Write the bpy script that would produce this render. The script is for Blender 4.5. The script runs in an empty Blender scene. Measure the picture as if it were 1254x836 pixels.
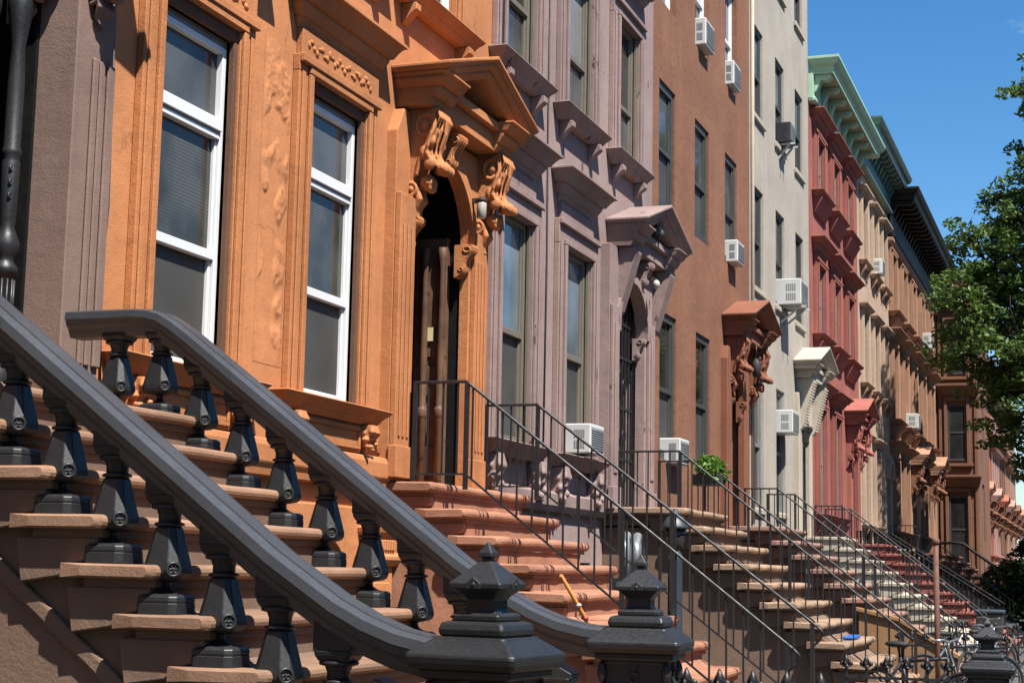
import bpy, bmesh, math, random
from mathutils import Vector, Matrix, noise
PI = math.pi
random.seed(7)
sc = bpy.context.scene
COL = sc.collection

# ------------------------------------------------------------------ materials
def _mix(nt, a, b, f, mode='MIX'):
    n = nt.nodes.new('ShaderNodeMix'); n.data_type = 'RGBA'; n.blend_type = mode
    for sock, val in ((n.inputs[0], f), (n.inputs[6], a), (n.inputs[7], b)):
        if hasattr(val, 'links'): nt.links.new(val, sock)
        elif isinstance(val, (int, float)): sock.default_value = val
        else: sock.default_value = (*val, 1)
    return n.outputs[2]

def _noise(nt, vec, scale, detail=5, rough=.55):
    n = nt.nodes.new('ShaderNodeTexNoise'); n.inputs['Scale'].default_value = scale
    n.inputs['Detail'].default_value = detail; n.inputs['Roughness'].default_value = rough
    nt.links.new(vec, n.inputs['Vector']); return n.outputs['Fac']

def _ramp(nt, fac, lo, hi, a=0., b=1.):
    n = nt.nodes.new('ShaderNodeMapRange'); n.inputs[1].default_value = lo; n.inputs[2].default_value = hi
    n.inputs[3].default_value = a; n.inputs[4].default_value = b
    nt.links.new(fac, n.inputs[0]); return n.outputs[0]

def base_mat(name):
    m = bpy.data.materials.new(name); m.use_nodes = True
    nt = m.node_tree; b = nt.nodes['Principled BSDF']
    tc = nt.nodes.new('ShaderNodeTexCoord')
    return m, nt, b, tc.outputs['Object']

ALB = .72
def stone(name, col, var=.14, rough=.88, bump=.24, streak=.16, peel=None, peel_lo=.66, big=.9, grain=90, spec=.25, dirt=(.06, .045, .035), dirt_amt=.35, crack=0.):
    m, nt, b, vec = base_mat(name)
    col = tuple(x*ALB for x in col); dirt = tuple(x*ALB for x in dirt); peel = peel and tuple(x*ALB for x in peel)
    n1 = _noise(nt, vec, big, 6, .6); n2 = _noise(nt, vec, 7, 6, .65); n3 = _noise(nt, vec, grain, 3)
    lo = tuple(c * (1 - var * 1.6) for c in col); hi = tuple(min(1, c * (1 + var)) for c in col)
    c = _mix(nt, lo, hi, _ramp(nt, n1, .3, .7))
    c = _mix(nt, c, tuple(x * .72 for x in col), _ramp(nt, n2, .52, .74, 0, .5))
    if streak:
        mp = nt.nodes.new('ShaderNodeMapping'); mp.inputs['Scale'].default_value = (2.2, 2.2, .22)
        nt.links.new(vec, mp.inputs[0]); n4 = _noise(nt, mp.outputs[0], 2.3, 5, .6)
        c = _mix(nt, c, dirt, _ramp(nt, n4, .55, .8, 0, streak * 1.4))
    n5 = _noise(nt, vec, 2.7, 8, .72)
    c = _mix(nt, c, dirt, _ramp(nt, n5, .62, .74, 0, dirt_amt))
    if peel:
        mp = nt.nodes.new('ShaderNodeMapping'); mp.inputs['Scale'].default_value = (2.6, 2.6, 1.)
        nt.links.new(vec, mp.inputs[0]); n6 = _noise(nt, mp.outputs[0], 1.7, 9, .68)
        c = _mix(nt, c, peel, _ramp(nt, n6, peel_lo, peel_lo + .02))
    if crack:
        dv = nt.nodes.new('ShaderNodeVectorMath'); dv.operation = 'MULTIPLY_ADD'; nn = nt.nodes.new('ShaderNodeTexNoise'); nn.inputs['Scale'].default_value = 2.5; nn.inputs['Detail'].default_value = 6
        nt.links.new(vec, nn.inputs['Vector']); nt.links.new(nn.outputs['Color'], dv.inputs[0]); dv.inputs[1].default_value = (.5, .5, .5); nt.links.new(vec, dv.inputs[2])
        vo = nt.nodes.new('ShaderNodeTexVoronoi'); vo.feature = 'DISTANCE_TO_EDGE'; vo.inputs['Scale'].default_value = .75; nt.links.new(dv.outputs[0], vo.inputs['Vector'])
        ln = _ramp(nt, vo.outputs['Distance'], .0, .006, 1, 0); ms = _ramp(nt, _noise(nt, vec, .8, 3), .5, .58)
        mu = nt.nodes.new('ShaderNodeMath'); mu.operation = 'MULTIPLY'; nt.links.new(ln, mu.inputs[0]); nt.links.new(ms, mu.inputs[1])
        mu2 = nt.nodes.new('ShaderNodeMath'); mu2.operation = 'MULTIPLY'; nt.links.new(mu.outputs[0], mu2.inputs[0]); mu2.inputs[1].default_value = crack
        c = _mix(nt, c, tuple(x*.35 for x in col), mu2.outputs[0])
    nt.links.new(c, b.inputs['Base Color'])
    b.inputs['Roughness'].default_value = rough; b.inputs['Specular IOR Level'].default_value = spec
    bp = nt.nodes.new('ShaderNodeBump'); bp.inputs['Strength'].default_value = bump; bp.inputs['Distance'].default_value = .011
    h = nt.nodes.new('ShaderNodeMath'); h.operation = 'MULTIPLY_ADD'; h.inputs[1].default_value = 3.
    nt.links.new(n2, h.inputs[0]); nt.links.new(n3, h.inputs[2]); nt.links.new(h.outputs[0], bp.inputs['Height'])
    nt.links.new(bp.outputs[0], b.inputs['Normal'])
    return m

def paint(name, col, rough=.45, spec=.5, var=.12, bump=.12, metal=0., scale=18, chip=None, chip_lo=.7):
    m, nt, b, vec = base_mat(name)
    col = tuple(x*.8 for x in col)
    n1 = _noise(nt, vec, 3, 5, .6); n2 = _noise(nt, vec, scale, 6, .6)
    c = _mix(nt, tuple(x * (1 - var) for x in col), tuple(min(1, x * (1 + var)) for x in col), _ramp(nt, n1, .3, .7))
    if chip: c = _mix(nt, c, chip, _ramp(nt, _noise(nt, vec, 9, 9, .7), chip_lo, chip_lo + .03))
    nt.links.new(c, b.inputs['Base Color'])
    nt.links.new(_ramp(nt, n2, .3, .75, rough * .8, min(1, rough * 1.25)), b.inputs['Roughness'])
    b.inputs['Specular IOR Level'].default_value = spec; b.inputs['Metallic'].default_value = metal
    bp = nt.nodes.new('ShaderNodeBump'); bp.inputs['Strength'].default_value = bump; bp.inputs['Distance'].default_value = .003
    nt.links.new(n2, bp.inputs['Height']); nt.links.new(bp.outputs[0], b.inputs['Normal'])
    return m

def glass(name, col, rough=.04, spec=.5, wave=.05, var=.5, scale=1.2):
    m, nt, b, vec = base_mat(name)
    n1 = _noise(nt, vec, scale, 3, .5)
    nt.links.new(_mix(nt, tuple(x * (1 - var) for x in col), tuple(x * (1 + var) for x in col), _ramp(nt, n1, .35, .65)), b.inputs['Base Color'])
    b.inputs['Roughness'].default_value = rough; b.inputs['Specular IOR Level'].default_value = spec
    bp = nt.nodes.new('ShaderNodeBump'); bp.inputs['Strength'].default_value = wave; bp.inputs['Distance'].default_value = .02
    nt.links.new(_noise(nt, vec, 2.2, 2), bp.inputs['Height']); nt.links.new(bp.outputs[0], b.inputs['Normal'])
    return m

def leafmat(name, a, bcol):
    m, nt, b, vec = base_mat(name)
    c = _mix(nt, a, bcol, _ramp(nt, _noise(nt, vec, 1.1, 4), .35, .65))
    c = _mix(nt, c, tuple(x * 1.5 for x in bcol), _ramp(nt, _noise(nt, vec, 14, 2), .55, .8, 0, .6))
    nt.links.new(c, b.inputs['Base Color']); b.inputs['Roughness'].default_value = .5
    b.inputs['Specular IOR Level'].default_value = .35
    tr = nt.nodes.new('ShaderNodeBsdfTranslucent'); nt.links.new(c, tr.inputs[0])
    mx = nt.nodes.new('ShaderNodeMixShader'); mx.inputs[0].default_value = .3
    nt.links.new(b.outputs[0], mx.inputs[1]); nt.links.new(tr.outputs[0], mx.inputs[2])
    nt.links.new(mx.outputs[0], nt.nodes['Material Output'].inputs[0])
    return m

M = {}
M['orange'] = stone('orange_stucco', (.61, .248, .102), var=.15, crack=.6, streak=.16, dirt=(.25, .10, .045), dirt_amt=.3)
M['orange_trim'] = stone('orange_trim', (.575, .228, .09), var=.16, streak=.2, dirt=(.2, .075, .03), dirt_amt=.35, bump=.3)
M['orange_step'] = stone('orange_step', (.44, .205, .125), var=.16, streak=.1, dirt=(.16, .12, .10), dirt_amt=.6, big=2.2)
M['mauve'] = stone('mauve_paint', (.37, .265, .245), var=.13, crack=.6, streak=.22, peel=(.10, .06, .05), peel_lo=.64, dirt=(.13, .085, .075))
M['mauve_trim'] = stone('mauve_trim', (.34, .24, .22), var=.15, streak=.28, peel=(.09, .055, .045), peel_lo=.625, dirt=(.11, .07, .06))
M['brown'] = stone('brown_stucco', (.285, .130, .075), var=.14, crack=.5, streak=.34, bump=.5, dirt=(.17, .075, .04), dirt_amt=.4)
M['brown_trim'] = stone('brown_trim', (.27, .105, .06), var=.12, dirt=(.10, .05, .03))
M['beige'] = stone('beige_stucco', (.475, .42, .35), var=.1, crack=.5, streak=.34, dirt=(.27, .22, .17), dirt_amt=.3)
M['beige_trim'] = stone('beige_trim', (.55, .48, .38), var=.06, streak=.1, dirt=(.3, .25, .19))
M['red'] = stone('red_paint', (.37, .125, .098), var=.14, streak=.25, dirt=(.2, .05, .04))
M['cream'] = stone('cream_stone', (.54, .39, .285), var=.1, streak=.34, dirt=(.28, .18, .11))
M['tan'] = stone('tan_stone', (.42, .235, .15), var=.14, streak=.35, dirt=(.2, .10, .06))
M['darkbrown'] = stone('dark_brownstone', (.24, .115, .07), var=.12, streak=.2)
M['rust'] = stone('rust_stone', (.42, .15, .09), var=.1)
M['pink'] = stone('pink_stone', (.46, .27, .22), var=.1)
M['brownstone'] = stone('brownstone', (.215, .137, .096), var=.12, streak=.12, dirt=(.12, .075, .05), dirt_amt=.3, bump=.25)
M['pilaster'] = stone('pilaster_stone', (.25, .165, .135), var=.13, streak=.3, dirt=(.13, .085, .07), bump=.2)
M['step'] = stone('worn_step', (.335, .195, .125), var=.2, bump=.18, streak=.08, dirt=(.17, .10, .065), dirt_amt=.4, big=2.)
M['step_b'] = stone('pale_worn_step', (.40, .27, .18), var=.2, streak=.1, dirt=(.15, .10, .07), dirt_amt=.6, big=2.)
M['step_c'] = stone('rosy_worn_step', (.37, .22, .17), var=.2, streak=.1, dirt=(.14, .08, .06), dirt_amt=.6, big=2.)
M['step_w'] = stone('white_step', (.50, .44, .36), var=.1, dirt=(.25, .2, .15), dirt_amt=.5)
M['black'] = paint('black_iron_paint', (.017, .018, .020), rough=.46, spec=.45, var=.4, bump=.25, scale=60, chip=(.11, .11, .11), chip_lo=.76)
M['rail'] = paint('weathered_rail_paint', (.046, .050, .058), rough=.44, spec=.55, var=.22, bump=.2, scale=60, chip=(.16, .16, .16), chip_lo=.76)
M['iron'] = paint('thin_iron_paint', (.014, .014, .016), rough=.5, spec=.5, var=.2)
M['blackwood'] = paint('black_door_paint', (.008, .008, .008), rough=.55, spec=.2)
M['door'] = paint('brown_door', (.035, .018, .012), rough=.4)
M['dooro'] = paint('varnished_wood', (.26, .09, .03), rough=.4)
M['charcoal'] = paint('worn_black_door', (.045, .037, .033), rough=.6, spec=.25, var=.4)
M['oldwood'] = paint('weathered_brown_door', (.13, .07, .042), rough=.6, spec=.25, var=.45, scale=30, chip=(.03, .02, .015), chip_lo=.6)
M['white'] = paint('white_window_paint', (.76, .77, .78), rough=.4, var=.03, bump=.03)
M['olive'] = paint('olive_frame_paint', (.165, .14, .105), rough=.5, var=.08)
M['darkframe'] = paint('dark_frame', (.055, .055, .05), rough=.45)
M['greyframe'] = paint('grey_frame', (.20, .20, .19), rough=.45)
M['acwhite'] = paint('ac_white', (.58, .58, .56), rough=.45, var=.05)
M['acgrey'] = paint('ac_grille', (.22, .23, .23), rough=.55, var=.2)
M['acblack'] = paint('ac_black', (.03, .03, .035), rough=.4)
M['green'] = paint('green_copper_paint', (.36, .54, .38), rough=.55, var=.12, chip=(.22, .2, .12), chip_lo=.66)
M['greensoffit'] = paint('olive_soffit', (.30, .36, .20), rough=.6, var=.1)
M['teal'] = paint('dark_teal_paint', (.07, .14, .115), rough=.5, var=.25, chip=(.16, .17, .13), chip_lo=.64)
M['blackcornice'] = paint('black_cornice', (.008, .008, .009), rough=.6, spec=.3)
M['silver'] = paint('silver_meter', (.36, .37, .38), rough=.35, metal=.7, var=.1)
M['rustpole'] = paint('rusty_pole', (.13, .055, .033), rough=.8, var=.3)
M['slate'] = paint('blue_grey_post', (.035, .05, .065), rough=.45)
M['wood'] = paint('orange_stick', (.62, .24, .05), rough=.5)
M['ribbon'] = paint('ribbon', (.62, .5, .5), rough=.6)
M['ribbonr'] = paint('ribbon_red', (.45, .05, .05), rough=.6)
M['blue'] = paint('blue_cover', (.02, .12, .45), rough=.5)
M['rubber'] = paint('rubber', (.015, .015, .015), rough=.7)
M['cable'] = paint('cable', (.05, .045, .045), rough=.7)
M['greycable'] = paint('grey_cable', (.28, .26, .27), rough=.6)
M['tanboard'] = stone('tan_board', (.36, .20, .095), var=.12, streak=.15)
def blind(name, col, slat=40., amt=.45):
    m, nt, b, vec = base_mat(name)
    wv = nt.nodes.new('ShaderNodeTexWave'); wv.bands_direction = 'Z'; wv.inputs['Scale'].default_value = slat/6.28; wv.inputs['Distortion'].default_value = .6; wv.inputs['Detail'].default_value = 1
    nt.links.new(vec, wv.inputs['Vector'])
    c = _mix(nt, tuple(x*(1-amt) for x in col), col, wv.outputs['Fac'])
    c = _mix(nt, c, tuple(x*.35 for x in col), _ramp(nt, _noise(nt, vec, 1.5, 3), .4, .6))
    nt.links.new(c, b.inputs['Base Color']); b.inputs['Roughness'].default_value = .05; b.inputs['Specular IOR Level'].default_value = .35
    return m
M['g_blind'] = blind('blind_behind_glass', (.085, .085, .075), 90)
M['liner'] = stone('bare_brown_jamb', (.17, .085, .05), var=.2, dirt=(.08, .04, .03))
M['g_dark'] = glass('dark_glass', (.022, .023, .022), rough=.03, spec=.32)
M['g_screen'] = glass('insect_screen', (.055, .055, .052), rough=.5, spec=.2, var=.2, wave=.0)
M['g_blue'] = glass('blue_grey_glass', (.10, .14, .17), rough=.06, spec=.5, var=.35)  # blue grey pane tone varied by noise
M['g_grey'] = glass('grey_glass', (.055, .058, .058), rough=.06, spec=.35)
M['blind'] = glass('pale_blind_glass', (.16, .17, .165), rough=.06, spec=.5, var=.2)
M['bark'] = stone('bark', (.10, .075, .055), var=.3, bump=.9)
M['leaf'] = leafmat('leaf', (.040, .080, .014), (.098, .160, .030))
M['leafshade'] = leafmat('leaf_shade', (.016, .034, .010), (.035, .065, .016))  # darker copy of the leaf, with shade put into its colour
M['leafb'] = leafmat('potted_leaf', (.07, .15, .022), (.13, .25, .04))
M['pot'] = paint('dark_pot', (.03, .03, .03), rough=.6)
M['concrete'] = stone('pavement_concrete', (.115, .112, .105), var=.12, streak=0, dirt=(.14, .13, .12), big=.6)
M['asphalt'] = stone('asphalt', (.055, .055, .055), var=.2, streak=0, dirt=(.03, .03, .03), grain=200)
M['earth'] = stone('ground_earth', (.06, .055, .04), var=.2, streak=0)
M['roofing'] = stone('roof_tar', (.06, .06, .06), var=.2, streak=0)
M['whitebrick'] = stone('far_white_wall', (.62, .60, .56), var=.06)
M['lampwhite'] = paint('lamp_body', (.46, .43, .38), rough=.4)
M['yellow'] = paint('yellowed_plate', (.65, .55, .30), rough=.5)

# ------------------------------------------------------------------ mesh builder
class MB:
    def __init__(s): s.v = []; s.f = []; s.sm = []
    def add(s, vs, fs, smooth=False):
        o = len(s.v); s.v += [tuple(v) for v in vs]
        for f in fs: s.f.append([i + o for i in f]); s.sm.append(smooth)
        return s
    def box(s, x0, x1, y0, y1, z0, z1):
        return s.add([(x0,y0,z0),(x1,y0,z0),(x1,y1,z0),(x0,y1,z0),(x0,y0,z1),(x1,y0,z1),(x1,y1,z1),(x0,y1,z1)],
                     [(0,3,2,1),(4,5,6,7),(0,1,5,4),(1,2,6,5),(2,3,7,6),(3,0,4,7)])
    def rings(s, rs, caps=True, smooth=False, closed=True):
        n = len(rs[0]); vs = [p for r in rs for p in r]; fs = []
        for i in range(len(rs) - 1):
            for j in range(n if closed else n - 1):
                k = (j + 1) % n
                fs.append((i*n+j, i*n+k, (i+1)*n+k, (i+1)*n+j))
        s.add(vs, fs, smooth)
        if caps and closed:
            s.add(rs[0], [tuple(reversed(range(n)))]); s.add(rs[-1], [tuple(range(n))])
        return s
    def prism_y(s, poly, y0, y1, n=1, inset=0., smooth=False):   # poly of (x, z)
        cx = sum(p[0] for p in poly)/len(poly); cz = sum(p[1] for p in poly)/len(poly)
        ys = [y0 + (y1-y0)*i/n for i in range(n+1)]; rs = []
        sh = lambda y, k: [(cx+(x-cx)*k, y, cz+(z-cz)*k) for x, z in poly]
        if inset:
            h = max(abs(p[1]-cz) for p in poly)
            rs.append(sh(y0, 1 - inset/h*.5)); ys[0] = y0 + inset
            e = ys[-1]; ys[-1] = e - inset
        for y in ys: rs.append(sh(y, 1))
        if inset: rs.append(sh(e, 1 - inset/h*.5))
        return s.rings(rs, True, smooth)
    def prism_x(s, poly, x0, x1):   # poly of (y, z)
        return s.rings([[(x, y, z) for y, z in poly] for x in (x0, x1)])
    def prism_z(s, poly, z0, z1):
        return s.rings([[(x, y, z) for x, y in poly] for z in (z0, z1)])
    def moulding(s, prof, y0, y1, x0=0.):   # prof of (protrusion, z), mitred returns at both ends
        rs = [[(x0, y0-p, z), (x0+p, y0-p, z), (x0+p, y1+p, z), (x0, y1+p, z)] for p, z in prof]
        return s.rings(rs, True)
    def tube(s, path, r, n=8, smooth=True, caps=True):
        rs = []; path = [Vector(p) for p in path]
        rr = r if isinstance(r, (list, tuple)) else [r]*len(path)
        up = Vector((.13, .21, .97))
        for i, p in enumerate(path):
            t = (path[min(i+1, len(path)-1)] - path[max(i-1, 0)]).normalized()
            a = t.cross(up)
            if a.length < .15: a = t.cross(Vector((1, .1, 0)))
            a.normalize(); b = t.cross(a)
            rs.append([p + (a*math.cos(2*PI*k/n) + b*math.sin(2*PI*k/n))*rr[i] for k in range(n)])
        return s.rings(rs, caps, smooth)
    def bar(s, p, q, w, h=None):
        h = h or w; p, q = Vector(p), Vector(q); t = (q-p).normalized()
        a = t.cross(Vector((0, 0, 1)))
        if a.length < .05: a = Vector((0, 1, 0))
        a.normalize(); b = a.cross(t)
        rs = [[c + a*i*w/2 + b*j*h/2 for i, j in ((-1,-1),(1,-1),(1,1),(-1,1))] for c in (p, q)]
        return s.rings(rs)
    def lathe(s, prof, c=(0,0,0), n=16, smooth=True, rot=0., axis='z', sq=False):
        rs = []
        for r, z in prof:
            ring = []
            for k in range(n):
                a = 2*PI*k/n + rot; u, v = r*math.cos(a), r*math.sin(a)
                if axis == 'z': ring.append((c[0]+u, c[1]+v, c[2]+z))
                elif axis == 'x': ring.append((c[0]+z, c[1]+u, c[2]+v))
                else: ring.append((c[0]+v, c[1]+z, c[2]+u))
            rs.append(ring)
        return s.rings(rs, True, smooth)
    def ell(s, c, r, n=10, m=7, mat=None):
        rs = []
        for i in range(m+1):
            t = PI*(i+.02)/(m+.04)
            ring = [Vector((r[0]*math.sin(t)*math.cos(2*PI*k/n), r[1]*math.sin(t)*math.sin(2*PI*k/n), -r[2]*math.cos(t))) for k in range(n)]
            rs.append([(mat @ p if mat else p) + Vector(c) for p in ring])
        return s.rings(rs, True, True)
    def torus(s, c, R_, r, axis='y', n=24, m=8, arc=1., a0=0.):
        rs = []
        cnt = int(n*arc) + (0 if arc == 1. else 1)
        for i in range(cnt + (1 if arc == 1. else 0)):
            a = a0 + 2*PI*i/n; ring = []
            for j in range(m):
                b = 2*PI*j/m; q = R_ + r*math.cos(b); w = r*math.sin(b)
                u, v = q*math.cos(a), q*math.sin(a)
                p = {'y': (u, w, v), 'x': (w, u, v), 'z': (u, v, w)}[axis]
                ring.append((c[0]+p[0], c[1]+p[1], c[2]+p[2]))
            rs.append(ring)
        return s.rings(rs, arc != 1., True)
    def xform(s, mat):
        s.v = [tuple(mat @ Vector(v)) for v in s.v]; return s
    def mesh(s, name, off=Vector((0,0,0)), bevel=0., noise_amp=0., noise_scale=3., seg=1):
        me = bpy.data.meshes.new(name)
        me.from_pydata([tuple(Vector(v) - off) for v in s.v], [], s.f)
        me.polygons.foreach_set('use_smooth', s.sm)
        bm = bmesh.new(); bm.from_mesh(me)
        bmesh.ops.remove_doubles(bm, verts=bm.verts, dist=1e-5)
        bmesh.ops.recalc_face_normals(bm, faces=bm.faces)
        if bevel:
            es = [e for e in bm.edges if len(e.link_faces) == 2 and e.calc_face_angle(0) > .5]
            bmesh.ops.bevel(bm, geom=es, offset=bevel, segments=seg, affect='EDGES', profile=.6, clamp_overlap=True)
        if noise_amp:
            for v in bm.verts:
                p = v.co*noise_scale
                v.co += Vector((noise.noise(p), noise.noise(p+Vector((9,3,1))), noise.noise(p+Vector((2,7,5)))))*noise_amp
        bm.to_mesh(me); bm.free()
        return me
    def build(s, name, m, parent=None, **k):
        off = root_loc(parent) if parent else Vector((0,0,0))
        me = s.mesh(name, off, **k); me.materials.append(M[m] if isinstance(m, str) else m)
        return link(name, me, parent)

def link(name, me, parent=None):
    o = bpy.data.objects.new(name, me); COL.objects.link(o)
    if parent: o.parent = parent
    return o
def root_loc(o):
    v = Vector(o.location)
    while o.parent: o = o.parent; v += Vector(o.location)
    return v
def tag(o, label=None, cat=None, group=None, kind=None):
    if label: o['label'] = label
    if cat: o['category'] = cat
    if group: o['group'] = group
    if kind: o['kind'] = kind
    return o
def thing(name, loc, label, cat, group=None):
    o = bpy.data.objects.new(name, None); COL.objects.link(o); o.location = loc
    o.empty_display_size = .2
    return tag(o, label, cat, group)
def put(name, me, loc, parent, rot=None, scale=None):     # copy of a shared mesh at a world place under a root at rest
    o = link(name, me, parent); o.location = Vector(loc) - root_loc(parent)
    if rot: o.rotation_euler = rot
    if scale: o.scale = scale
    return o
def sculpt(name, mb, voxel, mat, smooth=6):
    me = mb.mesh(name + '_raw'); o = bpy.data.objects.new(name, me); COL.objects.link(o)
    r = o.modifiers.new('r', 'REMESH'); r.mode = 'VOXEL'; r.voxel_size = voxel; r.use_smooth_shade = True
    sm = o.modifiers.new('s', 'SMOOTH'); sm.iterations = smooth; sm.factor = .4
    dg = bpy.context.evaluated_depsgraph_get()
    out = bpy.data.meshes.new_from_object(o.evaluated_get(dg)); out.name = name
    bpy.data.objects.remove(o); bpy.data.meshes.remove(me)
    out.materials.clear(); out.materials.append(M[mat])
    return out
def with_mat(me, mat):
    c = me.copy(); c.materials.clear(); c.materials.append(M[mat]); return c

# ------------------------------------------------------------------ carved stone consoles (unit: top at z=0, back at x=0, 1 m tall)
def console_carved(mat, seed=0):
    rnd = random.Random(seed); b = MB()
    prof = [(0,0),(.40,0),(.42,-.08),(.385,-.20),(.31,-.32),(.24,-.42),(.19,-.52),(.155,-.64),(.12,-.78),(.08,-.9),(.03,-.97),(0,-.98)]
    b.prism_y(prof, -.10, .10)
    for sy in (-1, 1):
        b.torus((.27, sy*.10, -.15), .095, .024, 'y', 20, 6); b.ell((.27, sy*.10, -.15), (.05, .035, .05))
        b.torus((.13, sy*.10, -.72), .055, .018, 'y', 16, 6); b.ell((.13, sy*.10, -.72), (.03, .03, .03))
        b.tube([(.36, sy*.1, -.05), (.37, sy*.105, -.18), (.30, sy*.105, -.33), (.22, sy*.1, -.45), (.18, sy*.1, -.6)], [.03, .035, .035, .03, .02], 6)
    for k in range(7):                                   # acanthus ribs down the front
        y = (k-3)*.038; w = 1-.045*abs(k-3)**1.3; ph = .012*((k*37) % 5-2)
        b.tube([(.40, y, -.01), (.44, y*1.1, -.10), (.435*w, y*1.25, -.22+ph), (.39*w, y*1.3, -.33+ph), (.375*w, y*1.25, -.41), (.42*w, y*1.05, -.48), (.46*w, y*.85, -.53)],
               [.012, .019, .021, .019, .02, .02, .016], 6)
    b.ell((.43, 0, -.535), (.075, .115, .062))           # rolled leaf tip
    for sy in (-1, 0, 1): b.ell((.475, sy*.065, -.55), (.04, .04, .045))
    for sy in (-1, 1):
        b.ell((.33, sy*.11, -.50), (.07, .035, .06)); b.ell((.27, sy*.115, -.40), (.055, .03, .07))
        b.ell((.34, sy*.115, -.30), (.05, .03, .055))
    b.ell((.27, 0, -.65), (.085, .10, .075)); b.ell((.30, 0, -.70), (.05, .07, .045))
    for k in range(3):
        y = (k-1)*.06
        b.tube([(.17, y, -.70), (.20, y, -.80), (.15, y*.8, -.90), (.17, y*.5, -.97)], [.03, .04, .03, .018], 6)
    return sculpt('console', b, .0075, mat, 1)
CONS = {'orange_trim': console_carved('orange_trim', 1)}
for k in ('brown_trim', 'red', 'pilaster', 'darkbrown'): CONS[k] = with_mat(CONS['orange_trim'], k)
def leaf_bracket(mat):
    b = MB(); b.prism_y([(0,0),(.16,0),(.15,-.1),(.08,-.22),(.04,-.36),(0,-.38)], -.055, .055)
    for k in (-1, 0, 1):
        b.tube([(.15, k*.03, -.02), (.165, k*.05, -.1), (.11, k*.06, -.2), (.1, k*.045, -.28), (.13, k*.05, -.34)], [.02, .028, .026, .024, .016], 6)
    for k in range(6): b.ell((.05+.02*k, (-1)**k*.06, -.05-.05*k), (.035, .03, .035))
    b.ell((.12, 0, -.17), (.045, .05, .04))
    return sculpt('bracket', b, .010, mat, 2)
def scroll_bracket(mat):
    b = MB()
    prof = [(0,0),(.15,0),(.165,-.03),(.16,-.07),(.13,-.11),(.10,-.16),(.085,-.21),(.09,-.25),(.085,-.29),(.06,-.32),(.03,-.35),(0,-.36)]
    b.prism_y(prof, -.05, .05)
    for y in (-.034, 0, .034): b.prism_y([(x+.012 if x > 0 else 0, z-.002) for x, z in prof], y-.009, y+.009)
    for sy in (-.052, .052): b.torus((.11, sy, -.055), .03, .009, 'y', 16, 5); b.torus((.06, sy, -.27), .018, .007, 'y', 14, 5)
    me = b.mesh('bracket', bevel=.003); me.materials.append(M[mat]); return me
SCR = scroll_bracket('orange_trim'); SCR_M = with_mat(SCR, 'mauve_trim')
LEAFB = leaf_bracket('orange_trim'); LEAFB_M = with_mat(LEAFB, 'mauve_trim')

# ------------------------------------------------------------------ facade kit
CROWN = [(0,0),(.015,0),(.05,.06),(.05,.085),(.07,.09),(.075,.10),(.115,.165),(.115,.19),(.15,.196),(.155,.205),(.185,.25),(.225,.295),(.25,.30),(.25,.33),(0,.35)]
def scaled(prof, kp, kz, z0): return [(p*kp, z0+z*kz) for p, z in prof]

def wall_mb(y0, y1, z0, z1, ops, depth=8., x=0.):
    """front wall with rectangular openings cut through, with reveals, and a solid box behind"""
    b = MB(); ys = sorted({y0, y1, *[v for o in ops for v in o[:2]]}); zs = sorted({z0, z1, *[v for o in ops for v in o[2:4]]})
    for i in range(len(ys)-1):
        for j in range(len(zs)-1):
            cy, cz = (ys[i]+ys[i+1])/2, (zs[j]+zs[j+1])/2
            if any(o[0] < cy < o[1] and o[2] < cz < o[3] for o in ops): continue
            b.add([(x,ys[i],zs[j]),(x,ys[i+1],zs[j]),(x,ys[i+1],zs[j+1]),(x,ys[i],zs[j+1])], [(0,1,2,3)])
    for o in ops:
        a, c, e, f = o[:4]; d = o[4] if len(o) > 4 else .3
        for q in (((a,e),(a,f)),((c,f),(c,e)),((c,e),(a,e)),((a,f),(c,f))):
            (p1, q1), (p2, q2) = q
            b.add([(x,p1,q1),(x,p2,q2),(x-d,p2,q2),(x-d,p1,q1)], [(0,1,2,3)])
        b.add([(x-d,a,e),(x-d,c,e),(x-d,c,f),(x-d,a,f)], [(0,1,2,3)])
    for y in (y0, y1): b.add([(x,y,z0),(x,y,z1),(x-depth,y,z1),(x-depth,y,z0)], [(0,1,2,3)])
    b.add([(x,y0,z1),(x,y1,z1),(x-depth,y1,z1),(x-depth,y0,z1)], [(0,1,2,3)])
    b.add([(x-depth,y0,z0),(x-depth,y1,z0),(x-depth,y1,z1),(x-depth,y0,z1)], [(0,1,2,3)])
    return b

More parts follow.
